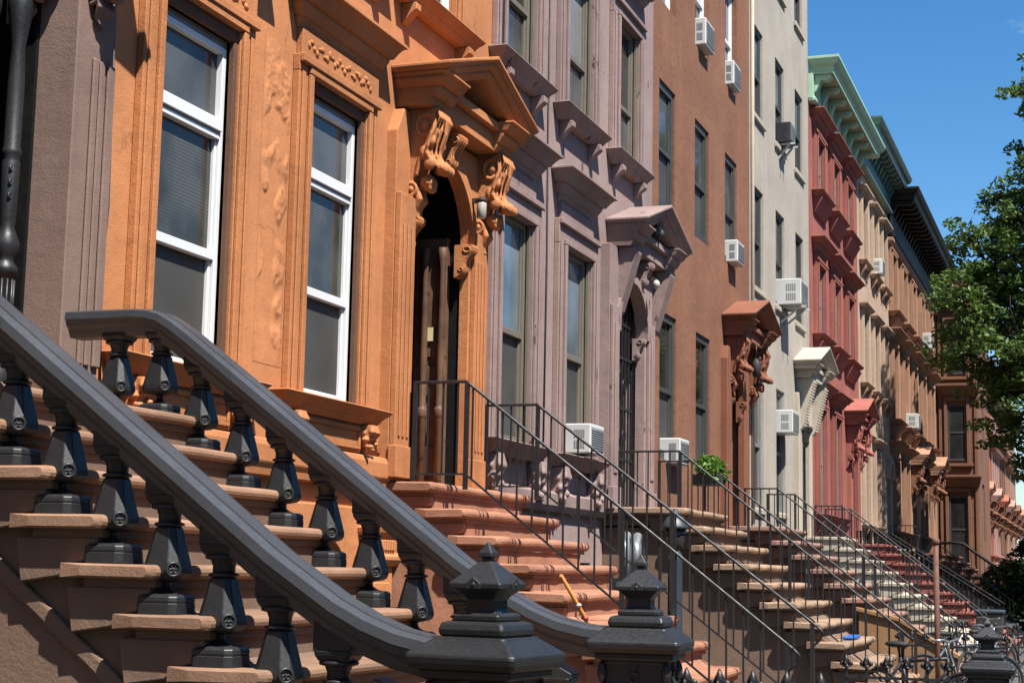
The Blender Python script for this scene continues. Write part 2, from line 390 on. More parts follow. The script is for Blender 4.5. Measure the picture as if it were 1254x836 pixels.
def window(root, y0, y1, z0, z1, x=-.07, fw=.05, frame='white', up='g_dark', lo='g_screen', mid=.5, transom=None, name='window', both=True):
    f = MB(); t = .03
    f.box(x-t, x+t, y0, y0+fw, z0, z1).box(x-t, x+t, y1-fw, y1, z0, z1)
    f.box(x-t-.001, x+t+.002, y0+fw, y1-fw, z1-fw, z1).box(x-t-.001, x+t+.012, y0+fw, y1-fw, z0, z0+fw*1.2)
    zt = z1-fw
    if transom:
        f.box(x-t, x+t+.02, y0+fw, y1-fw, transom-.035, transom+.045); f.box(x-t, x+t+.004, y0+fw, y1-fw, transom-.085, transom-.045)
        zt = transom-.085
    zm = z0 + (zt-z0)*mid
    f.box(x-t, x+t-.004, y0+fw, y1-fw, zm-.03, zm+.03)
    sw = fw*.55                                            # sash stiles
    f.box(x-.022, x+.012, y0+fw, y0+fw+sw, zm+.03, zt).box(x-.022, x+.012, y1-fw-sw, y1-fw, zm+.03, zt)
    f.box(x-.028, x+.004, y0+fw, y0+fw+sw, z0+fw*1.2, zm-.03).box(x-.028, x+.004, y1-fw-sw, y1-fw, z0+fw*1.2, zm-.03)
    w = f.build(name, frame, root, bevel=.004)
    p = MB().add([(x-.012,y0+fw,zm),(x-.012,y1-fw,zm),(x-.012,y1-fw,zt),(x-.012,y0+fw,zt)], [(0,1,2,3)]); p.build('pane', up, w)
    p = MB().add([(x-.02,y0+fw,z0+fw),(x-.02,y1-fw,z0+fw),(x-.02,y1-fw,zm),(x-.02,y0+fw,zm)], [(0,1,2,3)]); p.build('screen' if lo == 'g_screen' else 'pane', lo, w)
    if transom:
        p = MB().add([(x-.012,y0+fw,transom+.045),(x-.012,y1-fw,transom+.045),(x-.012,y1-fw,z1-fw),(x-.012,y0+fw,z1-fw)], [(0,1,2,3)]); p.build('pane', 'g_grey', w)
    return w

def liner(root, mat, y0, y1, z0, z1, x0, x1, w=.045, head=.08, top=True):
    b = MB().box(x0, x1, y1, y1+w, z0, z1).box(x0, x1, y0-w, y0, z0, z1)
    if top: b.box(x0, x1+.001, y0-w-.001, y1+w+.001, z1, z1+head)
    return b.build('jamb', mat, root, bevel=.003)
def casing(root, mat, y0, y1, z0, z1, w=.24, p=.055, bead=.03, head=.2):
    b = MB()
    for a, c, i in ((y0-w, y0, 1), (y1, y1+w, 0)):
        b.box(0, p, a, c, z0, z1)
        e0, e1 = (c-.06, c-.004) if i else (a+.004, a+.06)       # inner bead beside the window
        b.box(p, p+bead, e0, e1, z0+.001, z1-.001)
        b.box(p, p+bead*.6, (a+.03) if i else (c-.075), (a+.075) if i else (c-.03), z0+.001, z1-.001)
    b.box(0, p+.001, y0-w-.001, y1+w+.001, z1, z1+head)
    b.box(p, p+bead, y0-.06, y1+.06, z1+.004, z1+.06)
    b.box(p, p+bead+.012, y0-w-.002, y1+w+.002, z1+head-.06, z1+head-.001)
    return b.build('casing', mat, root, bevel=.006)

def lintel_hood(root, mat, y0, y1, z, h=.33, p=.22, frieze=.16, name='lintel'):
    b = MB().moulding(scaled(CROWN, p/.25, h/.345, z+frieze), y0, y1)
    b.box(0, .05, y0+.001, y1-.001, z+.001, z+frieze)
    return b.build(name, mat, root, bevel=.005)

def sill(root, mat, y0, y1, z, p=.16, h=.10, brackets=None, apron=.0, bsize=.13):
    prof = [(0,z-h),(p*.42,z-h),(p*.60,z-h*.70),(p*.62,z-h*.62),(p*.80,z-h*.36),(p*.84,z-h*.34),(p*.98,z-h*.12),(p,z-h*.10),(p,z-h*.02),(p*.96,z),(0,z+.012)]
    b = MB().moulding(prof, y0, y1); s = b.build('sill', mat, root, bevel=.006)
    if brackets:
        for y in (y0+.09, y1-.09):
            MB().prism_y([(0,z-h),(p*.8,z-h),(p*.8,z-h-bsize*.45),(p*.45,z-h-bsize*.8),(.02,z-h-bsize*1.3),(0,z-h-bsize*1.3)], y-.05, y+.05).build('bracket', brackets, s, bevel=.006)
    return s

def door_hood(root, yc, w, ze, p, mat, cons=None, cons_mat=None, cons_h=.85, drop=.25, apex=.36, x0=0., cy=None, lower=.0):
    """pedimented hood: raking roof, broken entablature blocks, two consoles"""
    r = MB(); t = .13
    for sgn in (-1, 1):                                    # two raking slopes of stepped mouldings
        for tt, xx, dz in ((.055, p+.05, 0), (.06, p+.012, -.055), (.075, p-.035, -.115)):
            k = w if dz == 0 else w-.03+dz*.3
            ze_ = ze+dz+(apex*(1-k/w) if dz else 0)
            za = ze+apex+dz
            sl_ = tt*.62
            r.rings([[(x0, yc+sgn*(k-sl_), ze_-tt), (x0, yc+sgn*k, ze_-.028), (x0, yc+sgn*k, ze_), (x0, yc, za), (x0, yc, za-.028), (x0, yc, za-tt)],
                     [(x0+xx-sl_, yc+sgn*(k-sl_), ze_-tt), (x0+xx, yc+sgn*k, ze_-.028), (x0+xx, yc+sgn*k, ze_), (x0+xx, yc, za), (x0+xx, yc, za-.028), (x0+xx-sl_, yc, za-tt)]])
    hood = r.build('hood', mat, root, bevel=.006)
    MB().prism_x([(yc-w+.12, ze-.13), (yc, ze+apex-.16), (yc+w-.12, ze-.13)], x0, x0+p-.33).build('tympanum', mat, hood)
    e = MB(); cy = cy or w-.22
    for sgn in (-1, 1):                                    # end blocks
        yb = yc+sgn*cy
        pr = [(0,ze-.06-drop),(p-.19,ze-.06-drop),(p-.165,ze-.06-drop*.84),(p-.165,ze-.06-drop*.72),(p-.14,ze-.06-drop*.70),(p-.10,ze-.06-drop*.46),(p-.10,ze-.06-drop*.34),(p-.065,ze-.06-drop*.31),(p-.02,ze-.06-drop*.08),(p,ze-.06-drop*.06),(p,ze-.055),(0,ze-.05)]
        rs = [[(x0, yb-.13-q*.22, z), (x0+q, yb-.13-q*.22, z), (x0+q, yb+.13+q*.22, z), (x0, yb+.13+q*.22, z)] for q, z in pr]
        e.rings(rs)
    e.box(x0, x0+p-.20, yc-cy+.13, yc+cy-.13, ze-.06-drop+.003, ze-.14)
    e.box(x0, x0+p-.14, yc-cy+.13, yc+cy-.13, ze-.14, ze-.07)
    e.build('entablature', mat, hood, bevel=.005)
    if cons is not None:
        for sgn in (-1, 1):
            zt = ze-.062-drop
            if isinstance(cons, str):
                q = MB(); dp = p-.14
                q.prism_y([(x0, zt), (x0+dp, zt), (x0+dp, zt-.06), (x0+.13, zt-cons_h+.05), (x0+.10, zt-cons_h), (x0, zt-cons_h)], yc+sgn*cy-.12, yc+sgn*cy+.12)
                if cons == 'bead':
                    n = 16
                    for i in range(n):
                        f = (i+.5)/n; xx = x0+dp+(.13-dp)*f+.012; zz = zt-.06-(cons_h-.11)*f
                        for dy in (-.1, .1): q.box(xx-.025, xx+.022, yc+sgn*cy+dy-.02, yc+sgn*cy+dy+.02, zz-.014, zz+.014)
                q.build('console', mat, hood, bevel=.006)
            else:
                put('console', cons, (x0, yc+sgn*cy, zt), hood, scale=((p-.05)/.52, .95, cons_h))
    return hood

def arch_poly(yc, hw, z0, zs, n=14):
    pts = [(yc-hw, z0)] + [(yc-hw*math.cos(PI*i/n), zs+hw*math.sin(PI*i/n)) for i in range(n+1)] + [(yc+hw, z0)]
    return pts
def arch_surround(root, mat, yc, hw, ow, z0, zs, zt, x0, x1, name='door_surround'):
    """slab with an arched opening: ow = outer half width, up to zt"""
    n = 16; b = MB()
    for x in ():
        pass
    inner = [(yc-hw, z0)] + [(yc-hw*math.cos(PI*i/n), zs+hw*math.sin(PI*i/n)) for i in range(n+1)] + [(yc+hw, z0)]
    outer = [(yc-ow, z0)]
    for i in range(n+1):
        a = PI*i/n; c, s_ = -math.cos(a), math.sin(a)
        k = min(ow/max(abs(c), 1e-6), (zt-zs)/max(s_, 1e-6))
        outer.append((yc+c*k, zs+s_*k))
    outer.append((yc+ow, z0))
    N = len(inner)
    vs = [(x1, *p) for p in inner] + [(x1, *p) for p in outer] + [(x0, *p) for p in inner] + [(x0, *p) for p in outer]
    fs = []
    for i in range(N-1):
        fs += [(i, i+1, N+i+1, N+i), (i, 2*N+i, 2*N+i+1, i+1), (N+i, N+i+1, 3*N+i+1, 3*N+i)]
    b.add(vs, fs)
    return b.build(name, mat, root, bevel=.008)
def archivolt(root, mat, yc, hw, w, zs, x0, x1, z0=None):
    b = MB(); n = 20
    for i in range(n):
        a, c = PI*i/n, PI*(i+1)/n
        q = [(yc-r*math.cos(t), zs+r*math.sin(t)) for r, t in ((hw, a), (hw+w, a), (hw+w, c), (hw, c))]
        b.rings([[(x, y, z) for y, z in q] for x in (x0, x1)], caps=True)
    return b.build('archivolt', mat, root)

def ac_unit(x, y, z, w, h, d, label, black=False, bracket=False):
    """window air conditioner: back sticks out by d from x, spans w along the street"""
    t = thing('air_conditioner', (x, y, z), label, 'air conditioner', 'air conditioners in the windows')
    c = 'acblack' if black else 'acwhite'
    b = MB().box(x-.1, x+d, y-w/2, y+w/2, z, z+h); b.build('casing', c, t, bevel=.012)
    g = MB().box(x+d, x+d+.006, y-w/2+.035, y+w/2-.035, z+.04, z+h-.04)
    n = 9
    for i in range(n): g.box(x+d+.006, x+d+.012, y-w/2+.035, y+w/2-.035, z+.045+(h-.09)*i/n, z+.045+(h-.09)*(i+.45)/n)
    g.build('grille', 'acgrey', t)
    for s in (-1, 1):
        g = MB()
        for k in range(5):
            for r in range(2):
                yy = y+s*(w/2+.002); g.box(x+d*.35+k*d*.09, x+d*.35+k*d*.09+d*.05, yy-.003, yy+.003, z+h*(.18+.36*r), z+h*(.44+.36*r))
        g.build('vent', 'acgrey' if not black else 'acblack', t)
    if bracket:
        for s in (-.3, .3):
            k = MB()
            k.bar((x+.01, y+s*w, z-.03), (x+d+.06, y+s*w, z-.02), .03); k.bar((x+.01, y+s*w, z-.3), (x+d*.85, y+s*w, z-.04), .03)
            k.build('bracket', 'acwhite', t)
    return t

# ------------------------------------------------------------------ stoops and railings
def nosing_poly(x1, x0, z, h):
    r = h/2; pts = [(x0, z-h), (x1-r, z-h)]
    for i in range(1, 6): a = -PI/2 + PI*i/6; pts.append((x1-r+r*math.cos(a), z-r+r*math.sin(a)))
    return pts + [(x1-r, z), (x0, z)]
def stoop(root, y0, y1, x_land, z_land, n, run, rise, tmat, bmat, nose=.055, over=.05, side=.05, land_depth=None, amp=.006, scroll=True, seg=14, string=False, extra_fillet=True):
    """treads k = 0 (landing) .. n-1, each a slab with rounded nosing over its riser block"""
    for k in range(n):
        x, z = x_land + run*k, z_land - rise*k
        b = MB().prism_y(nosing_poly(x+over, (x-run-.12) if k else -.02, z, nose), y0-side, y1+side, seg, nose*.3, smooth=False)
        s = b.build('step', tmat, root, noise_amp=amp, noise_scale=4.)
        r = MB()
        if extra_fillet: r.box(0 if k == 0 else x-run-.05, x+over*.35, y0-side*.45, y1+side*.45, z-nose-.03, z-nose+.002)
        r.box(0 if k == 0 else x-run, x, y0+.002, y1-.002, z-rise+.0, z-nose-.028)
        r.build('riser', bmat, s, noise_amp=amp*.5)
        if scroll:
            q = MB()
            d = min(rise*.95, .17)
            poly = [(x+.0, z-nose-.03), (x-.01, z-nose-.03-d*.35), (x-.05, z-nose-.03-d*.5), (x-.11, z-nose-.03-d*.62), (x-.15, z-nose-.03-d*.85), (x-run-.09, z-nose-.03-d), (x-run-.12, z-nose-.03)]
            q.prism_y(poly, y0-side*.5, y0+.001)
            q.build('step_bracket', bmat, s, bevel=.006)
    xe, zb = x_land + run*(n-1), z_land - rise*(n-1)
    c = MB().prism_y([(0, -.2), (xe-.002, -.2), (xe-.002, zb-nose), (x_land-.005, z_land-nose-.03-rise*.2), (0, z_land-nose-.03-rise*.2)], y0+.01, y1-.01)
    c = MB().prism_y([(0, -.2), (xe-.03, -.2), (xe-.03, zb-rise*.3), (x_land-.03, z_land-rise*1.1), (0, z_land-rise*1.1)], y0+.004, y1-.004)
    ch = c.build('cheek_wall', bmat, root)
    if string:
        sl = rise/run; d0 = rise*1.1 + string
        for ya, yb in ((y0-.022, y0+.006), (y1-.006, y1+.022)):
            b = MB()
            b.prism_y([(0, z_land-d0+sl*x_land), (xe, z_land-d0-sl*(xe-x_land)), (xe, z_land-d0-.075-sl*(xe-x_land)), (0, z_land-d0-.075+sl*x_land)], ya, yb)
            b.build('string_course', bmat, ch, bevel=.012, seg=2)
    return root

def bar_mesh(h, s=.014): return MB().box(-s/2, s/2, -s/2, s/2, 0, h).mesh('baluster')
def iron_railing(y, x0, xl, zt, x1, slope, gap, label, bot=.72, step=.125, rw=.034, mat='iron', end_post=True, curl=True, heavy=False, bs=.013):
    """flat length from x0 to xl at height zt, then down the stoop to x1"""
    t = thing('iron_railing', (x0, y, zt-bot), label, 'railing', 'iron stair railings on the stoops')
    ze = zt - slope*(x1-xl)
    f = MB()
    f.bar((x0, y, zt), (xl, y, zt), rw, .022); f.bar((xl, y, zt-.004), (x1, y, ze-.004), rw, .022)
    if curl: f.tube([(x1, y, ze), (x1+.05, y, ze-.05), (x1+.03, y, ze-.11), (x1-.03, y, ze-.16)], .012, 6)
    f.build('handrail', mat, t, bevel=.005)
    g = MB(); g.bar((x0, y, zt-bot), (xl, y, zt-bot), .02, .014); g.bar((xl, y, zt-bot), (x1, y, ze-bot), .02, .014)
    g.build('bottom_rail', mat, t)
    if heavy:
        g = MB(); g.bar((x0, y, zt-.1), (xl, y, zt-.1), .02, .014); g.bar((xl, y, zt-.1), (x1, y, ze-.1), .02, .014); g.build('middle_rail', mat, t)
    me = bar_mesh(bot-.005, bs); me.materials.append(M[mat])
    n = int((x1-x0)/step)
    for i in range(1, n):
        x = x0 + step*i
        z = zt if x < xl else zt - slope*(x-xl)
        put('baluster', me, (x, y, z-bot), t)
    pm = MB().box(-.016, .016, -.016, .016, 0, bot+.12).mesh('post'); pm.materials.append(M[mat])
    for x in ([x0+.015, xl] + [xl+(x1-xl)*q for q in (.5, .985)]):
        z = zt if x <= xl else zt - slope*(x-xl)
        put('post', pm, (x, y, z-bot-.12), t)
    return t

# ------------------------------------------------------------------ near cast-iron balustrade
def chamfer_ring(z, a, c, b=None):
    b = b or a; c = min(c, a*.98, b*.98)
    return [(-a+c, -b, z), (a-c, -b, z), (a, -b+c, z), (a, b-c, z), (a-c, b, z), (-a+c, b, z), (-a, b-c, z), (-a, -b+c, z)]
def baluster_mesh():
    b = MB()
    b.rings([chamfer_ring(z, a, .022) for z, a in ((0,.082),(.040,.082))])
    b.rings([chamfer_ring(z, a, .022) for z, a in ((.040,.080),(.048,.0815),(.062,.080),(.071,.068))])
    b.rings([chamfer_ring(z, a, a*.42) for z, a in ((.070,.056),(.078,.034),(.088,.020),(.100,.013),(.110,.015),(.116,.028))])
    b.rings([chamfer_ring(z, a, a*.40) for z, a in ((.114,.034),(.120,.056),(.128,.068),(.142,.074),(.160,.073),(.30,.041),(.306,.034))])
    b.lathe([(.034,.304),(.052,.308),(.055,.315),(.046,.320),(.036,.322)], n=14)
    b.lathe([(.040,.320),(.040,.345),(.046,.362),(.050,.366)], n=12)
    b.lathe([(.05,.364),(.066,.368),(.068,.378),(.060,.383)], n=14)
    b.rings([chamfer_ring(z, a, .012) for z, a in ((.381,.056),(.40,.066),(.415,.068))])
    me = b.mesh('baluster', bevel=.0025); me.materials.append(M['black'])
    d = MB()                                               # cast trefoil roundel on the outer chamfer
    nrm = Vector((.707, -.707, -.0)); u = Vector((.707, .707, 0)); v = Vector((0, 0, 1)); c = Vector((.0595, -.0595, .156))
    mat = Matrix((u, v, nrm)).transposed().to_4x4(); mat.translation = c
    d.torus((0,0,0), .023, .006, 'z', 18, 6)
    for k in range(3):
        a = PI/2 + 2*PI*k/3; d.torus((.009*math.cos(a), .009*math.sin(a), -.001), .007, .0034, 'z', 12, 5)
    d.xform(mat); dm = d.mesh('roundel'); dm.materials.append(M['black'])
    return me, dm
BAL, ROUND = baluster_mesh()
blk = MB().rings([[(-.07,-.062,0),(.07,-.062,0),(.07,.062,0),(-.07,.062,0)], [(-.07,-.062,.13),(.07,-.062,.03),(.07,.062,.03),(-.07,.062,.13)]])
BLOCK = blk.mesh('rail_block', bevel=.003); BLOCK.materials.append(M['black'])
blk = MB().box(-.062, .062, -.055, .055, 0, .10)
BLOCKF = blk.mesh('rail_block', bevel=.003); BLOCKF.materials.append(M['black'])

def rail_sweep(y, path):
    prof = [(-.145,-.012),(-.15,-.045),(-.138,-.052),(-.125,-.075),(-.10,-.09),(-.085,-.115),(-.07,-.13),(.07,-.13),(.085,-.115),(.10,-.09),(.125,-.075),(.138,-.052),(.15,-.045),(.145,-.012),
            (.09,0),(.082,0),(.078,-.010),(.068,-.010),(.064,.002),(-.064,.002),(-.068,-.010),(-.078,-.010),(-.082,0),(-.09,0)]
    prof = [(u*.70, v) for u, v in prof]
    rs = []
    P = [Vector((x, 0, z)) for x, z in path]
    for i, p in enumerate(P):
        t = (P[min(i+1, len(P)-1)] - P[max(i-1, 0)]).normalized(); n = Vector((-t.z, 0, t.x))
        rs.append([(p.x+n.x*v, y+u, p.z+n.z*v) for u, v in prof])
    return MB().rings(rs)
def newel(x, y, z, rot, label):
    """z = underside of the wide cap slab"""
    t = thing('newel_post', (x, y, .0), label, 'newel post', 'cast iron newel posts')
    def sq(l, ch=.0): return [chamfer_ring(zz, a, max(a*.06, .003)) for zz, a in l]
    def mk(name, rs, bev=.004, par=None):
        b = MB().rings(rs); b.xform(Matrix.Translation((x, y, z)) @ Matrix.Rotation(rot, 4, 'Z')); return b.build(name, 'black', par or t, bevel=bev)
    mk('shaft', sq([(.2-z,.16),(-.9,.16),(-.88,.13),(-.22,.13),(-.20,.15),(-.16,.15),(-.14,.13),(-.06,.135),(-.045,.165),(-.02,.165)]))
    b = MB()
    for k in range(4):
        c, s_ = math.cos(k*PI/2), math.sin(k*PI/2)
        m = Matrix.Translation((x, y, z)) @ Matrix.Rotation(rot+k*PI/2, 4, 'Z')
        q = MB().box(-.08, .08, -.142, -.13, -.75, -.30); q.torus((0, -.138, -.12), .02, .006, 'y', 14, 6); q.prism_y([(-.025,-.05),(.025,-.05),(0,-.1)], -.15, -.13)
        for sx in (-1, 1): q.ell((sx*.135, -.135, -.10), (.022, .022, .045))
        q.xform(m); b.add(q.v, q.f)
    b.build('panel', 'black', t, bevel=.004)
    cap = mk('cap', sq([(-.02,.185),(0,.196),(.022,.200),(.03,.195),(.052,.165),(.075,.132),(.082,.128)]))
    mk('collar', sq([(.081,.105),(.086,.116),(.105,.119),(.125,.112),(.131,.095)]) , .004, cap)
    mk('collar', sq([(.130,.075),(.134,.083),(.150,.084),(.158,.072)]), .003, cap)
    mk('neck', sq([(.157,.058),(.17,.050),(.20,.050),(.215,.062),(.235,.085)]), .003, cap)
    fin = mk('finial', sq([(.234,.090),(.236,.0945),(.252,.096),(.258,.090),(.30,.045),(.318,.026),(.324,.020)]), .002, cap)
    mk('finial_tip', sq([(.322,.017),(.334,.016),(.338,.026),(.352,.025),(.378,.008),(.385,.004)]), .0015, fin)
    for k in range(4):
        q = MB().prism_y([(-.026,.236),(.026,.236),(.026,.252),(0,.272),(-.026,.252)], -.104, -.06); q.ell((0, -.104, .248), (.008, .004, .008))
        q.xform(Matrix.Translation((x, y, z)) @ Matrix.Rotation(rot+k*PI/2, 4, 'Z')); q.build('gablet', 'black', fin, bevel=.0015)
    return t

def balustrade(y, xs, label):
    t = thing('stair_balustrade', (xs, y, 2.2), label, 'balustrade', 'cast iron balustrades of the brown stoop')
    path = [(xs, 2.825), (xs+.15, 2.825), (.90, 2.825), (.98, 2.82), (1.06, 2.80), (1.14, 2.755), (1.22, 2.70)]
    path += [(1.22+.2*i, 2.70-.148*i) for i in range(1, 8)]          # slope .74
    path += [(2.75, 1.58), (2.86, 1.51), (2.97, 1.455), (3.08, 1.415), (3.2, 1.39), (3.27, 1.385)]
    rail_sweep(y, path).build('handrail', 'rail', t)
    for k in range(1, 10):
        xk, zk = 1.03 + .2255*k, 2.30 - .172*k
        o = put('baluster', BAL, (xk, y, zk), t); put('roundel', ROUND, (0, 0, 0), o).location = (0, 0, 0)
        put('rail_block', BLOCK, (xk, y, zk+.414), t, scale=(1, 1, 1 if k < 9 else .7))
    for xk in (.79, 1.03):
        o = put('baluster', BAL, (xk, y, 2.295), t); put('roundel', ROUND, (0, 0, 0), o).location = (0, 0, 0)
    return t

# ================================================================== THE SETTING
def sheet(name, x0, x1, y0, y1, z, mat, n=1):
    o = MB().add([(x0,y0,z),(x1,y0,z),(x1,y1,z),(x0,y1,z)], [(0,1,2,3)]).build(name, mat); return tag(o, kind='structure')
sheet('ground', -400, 400, -300, 900, -.16, 'earth')
sheet('road', 8.2, 19, -60, 400, -.13, 'asphalt')
p = MB()
for i in range(70): p.box(-.2, 8.0, -20+3*i+.006, -17+3*i-.006, -.2, 0)
tag(p.build('pavement', 'concrete', bevel=.01), kind='structure')
tag(MB().box(8.003, 8.2, -20, 190, -.2, .01).build('kerb', 'concrete', bevel=.02), kind='structure')
tag(MB().box(19.2, 24, -40, 190, -.2, .0).build('far_pavement', 'concrete', bevel=.02), kind='structure')

sheet('yard', -.1, 4.3, -20, 5.0, .004, 'earth')  # unseen dark ground added to cut bounce light on the near stoop
HOUSES = 'row houses along the street'
def house_root(y0, label): return thing('row_house', (0, y0, 0), label, 'house', HOUSES)
h = house_root(-22, 'plain brown neighbour house added out of view at the near end to block sky')  # unseen house added to cut sky fill on the near stoop
wall_mb(-22, 1.59, -.2, 12.4, [(y, y+1, z, z+1.9, .2) for y in (-20, -17.5, -14, -11.5, -8, -5.5) for z in (2.8, 6.3, 9.3)]).build('wall', 'darkbrown', h)
MB().moulding(scaled(CROWN, 3, 2.5, 11.6), -21, .8).build('cornice', 'darkbrown', h)
MB().prism_y([(0, 0), (3.5, 0), (3.5, .2), (.9, 2.3), (0, 2.3)], -3.2, -1.3).build('stoop', 'darkbrown', h)

# ------------------------------------------------------------------ house with the brown portico, far left
Y0 = 7.62
h = house_root(1.6, 'brownstone house at the left edge with a deep black doorway and carved pilaster')
wall_mb(1.6, Y0, -.2, 12.6, [(5.18, 6.815, 2.27, 4.7, .65)]).build('wall', 'pilaster', h)
for ya, yb in ((6.82, 7.15), (4.6, 4.92)):
    b = MB().box(0, .40, ya, yb, 2.25, 4.66)
    b.box(.40, .42, ya+.13, ya+.175, 2.6, 4.2).box(.40, .415, ya+.195, ya+.24, 2.6, 4.2).box(.40, .42, ya+.26, yb-.004, 2.6, 4.2)
    b.box(-.0, .46, ya-.05, yb+.05, 2.255, 2.43)
    q = b.build('pilaster', 'pilaster', h, bevel=.012)
    put('console', CONS['pilaster'], (.34, (ya+yb)/2, 4.86), q, scale=(.55, .8, .5))
    put('console', CONS['pilaster'], (.05, ya-.07, 4.82), q, scale=(.5, .6, .5))
door_hood(h, 5.9, 1.75, 5.62, .55, 'pilaster', None, apex=.4, cy=1.1, drop=.3)
MB().box(-.62, -.56, 5.2, 6.79, 2.28, 4.65).build('door', 'blackwood', h)
MB().box(-.64, .17, 6.792, 6.817, 2.28, 4.69).box(-.64, -.004, 5.185, 5.21, 2.28, 4.69).box(-.64, -.004, 5.21, 6.791, 4.655, 4.69).build('door_lining', 'blackwood', h)  # black boxes lining the sides and head of the recess
b = MB()
for y in (6.70, 6.58):
    cx = .13-.10*(6.70-y)/.12
    b = MB().lathe([(.066,2.28),(.066,2.6),(.05,2.62),(.052,2.70),(.046,2.72),(.048,3.02),(.062,3.03),(.066,3.06),(.05,3.08),(.04,3.10),(.05,3.12),(.064,3.15),(.066,3.19),(.05,3.23),(.036,3.27),(.042,3.30),(.046,3.6),(.04,3.62),(.05,3.64),(.05,3.66),(.042,3.68),(.044,4.0),(.036,4.2),(.05,4.3),(.062,4.4),(.062,4.6)], (cx, y, 0), 16)
    for k in range(12): b.tube([(cx+.050*math.cos(.52*k), y+.050*math.sin(.52*k), 2.74), (cx+.050*math.cos(.52*k), y+.050*math.sin(.52*k), 3.0)], .007, 5)
    for k in range(3): b.torus((cx+.03, y-.03, 3.42+.07*k), .014, .006, 'x', 12, 5)
    b.build('door_colonnette', 'black', h)
# its stoop, newels and cast iron rails
s = thing('stoop', (0, 5.9, 0), 'worn brownstone stoop with scrolled step ends in the left foreground', 'stoop', 'stoops of the row houses')
stoop(s, 5.035, 6.765, 1.23, 2.30, 13, .2255, .172, 'step', 'brownstone', nose=.05, over=.045, side=.105, string=.30, amp=.003)
balustrade(6.75, .54, 'black cast iron stair balustrade against the orange wall, farther from the camera')
balustrade(5.05, .54, 'black cast iron stair balustrade nearest the camera with sunlit handrail')
newel(3.36, 5.05, 1.32, math.radians(-7), 'large black newel post at the foot of the nearest handrail')
newel(3.41, 6.77, 1.305, math.radians(4), 'black newel post just beyond the nearest one, in front of the orange steps')

# ------------------------------------------------------------------ orange house
h = house_root(Y0, 'orange stucco house with white windows and carved pedimented doorway')
E1 = 13.93
W = [(8.2, 9.03), (10.15, 10.99)]
W2 = [(8.2, 9.03), (10.15, 10.99), (11.98, 12.80)]
DC = 12.66
ops = [(a, c, 2.80, 4.98, .3) for a, c in W] + [(a, c, 6.30, 8.1, .3) for a, c in W2] + [(a, c, 9.1, 10.7, .3) for a, c in W2] + [(12.52-.72, 12.52+.72, 2.30, 5.08, .9)] + [(10.05, 11.05, .35, 1.75, .25), (8.1, 9.1, .35, 1.75, .25)]
wall_mb(Y0, E1, -.2, 12.3, ops).build('wall', 'orange', h)
for i, (a, c) in enumerate(W):
    window(h, a, c, 2.80, 4.93, x=-.05, fw=.045, mid=.5, transom=4.40, up='g_blind', lo='g_screen')
    MB().box(-.085, -.02, a+.001, c-.001, 4.932, 4.979).build('head_strip', 'greyframe', h)
    liner(h, 'liner', a-.0, c+.0, 2.80, 4.98, -.09, .035, w=.05, head=.10)
    casing(h, 'orange_trim', a-.05, c+.05, 2.76, 5.06, w=.19, p=.055, bead=.028, head=.12)
    lt = lintel_hood(h, 'orange_trim', a-.2, c+.26, 5.18, h=.33, p=.20, frieze=.20)
    b = MB(); rnd = random.Random(i)
    for k in range(26):
        y = a-.1+(c-a+.2)*k/25; b.ell((.05, y, 5.28+.03*math.sin(k*1.7)), (.013, .022+.014*rnd.random(), .014+.02*rnd.random()), 6, 5)
    b.build('frieze_carving', 'orange_trim', lt)
    sl = sill(h, 'orange_trim', a-.28, c+.28, 2.79, p=.17, h=.12)
    b = MB().box(0, .05, a-.2, c+.2, 2.46, 2.668).box(.05, .065, a-.1, c+.1, 2.62, 2.65).box(.05, .065, a-.1, c+.1, 2.48, 2.51).box(.05, .065, a-.1, a-.07, 2.51, 2.62).box(.05, .065, c+.07, c+.1, 2.51, 2.62)
    b.build('apron', 'orange_trim', sl, bevel=.004)
    for y in (a-.17, c+.17): put('bracket', LEAFB, (.0, y, 2.665), sl, scale=(.9, 1, .55))
for z0, z1 in ((6.30, 8.1), (9.1, 10.7)):
    for a, c in W2:
        window(h, a, c, z0, z1, x=-.045, fw=.05)
        casing(h, 'orange_trim', a, c, z0, z1, w=.2)
        lintel_hood(h, 'orange_trim', a-.22, c+.22, z1+.2)
        sill(h, 'orange_trim', a-.28, c+.28, z0, p=.17, h=.13, brackets='orange_trim', bsize=.13)
# basement: water table, arched window with bars, pilaster panel
b = MB().moulding([(.0,2.20),(.07,2.20),(.08,2.26),(.10,2.29),(.10,2.40),(.085,2.44),(0,2.46)], Y0+.1, 11.72); b.build('water_table', 'orange_trim', h, bevel=.006)
MB().box(0, .075, Y0+.01, 11.70, -.2, 2.198).build('base_course', 'orange_trim', h) if False else None
for a, c in ((10.05, 11.05), (8.1, 9.1)):
    arch_surround(h, 'orange_trim', (a+c)/2, .42, .66, .3, 1.40, 2.05, 0, .06, name='basement_arch')
    MB().box(-.2, -.16, a, c, .36, 1.74).build('basement_window', 'g_dark', h)
    g = MB()
    for k in range(7): g.tube([(-.05, a+.12+.127*k, .36), (-.05, a+.12+.127*k, 1.73)], .012, 6)
    for k in range(4): g.box(-.06, -.04, a+.09, c-.09, .5+.33*k, .525+.33*k)
    g.build('window_grille', 'iron', h)
b = MB().box(0, .10, 11.20, 11.66, -.2, 1.62).box(.10, .12, 11.28, 11.58, .2, 1.5)
b.moulding([(.10,1.62),(.13,1.63),(.15,1.67),(.15,1.70),(.12,1.72),(.12,1.84),(.15,1.87),(.16,1.91),(0,1.93)], 11.24, 11.62)
for k in range(9): b.box(.105, .245-.10, 11.23+.045*k, 11.255+.045*k, 1.74, 1.82)
b.build('basement_pilaster', 'orange_trim', h, bevel=.006)
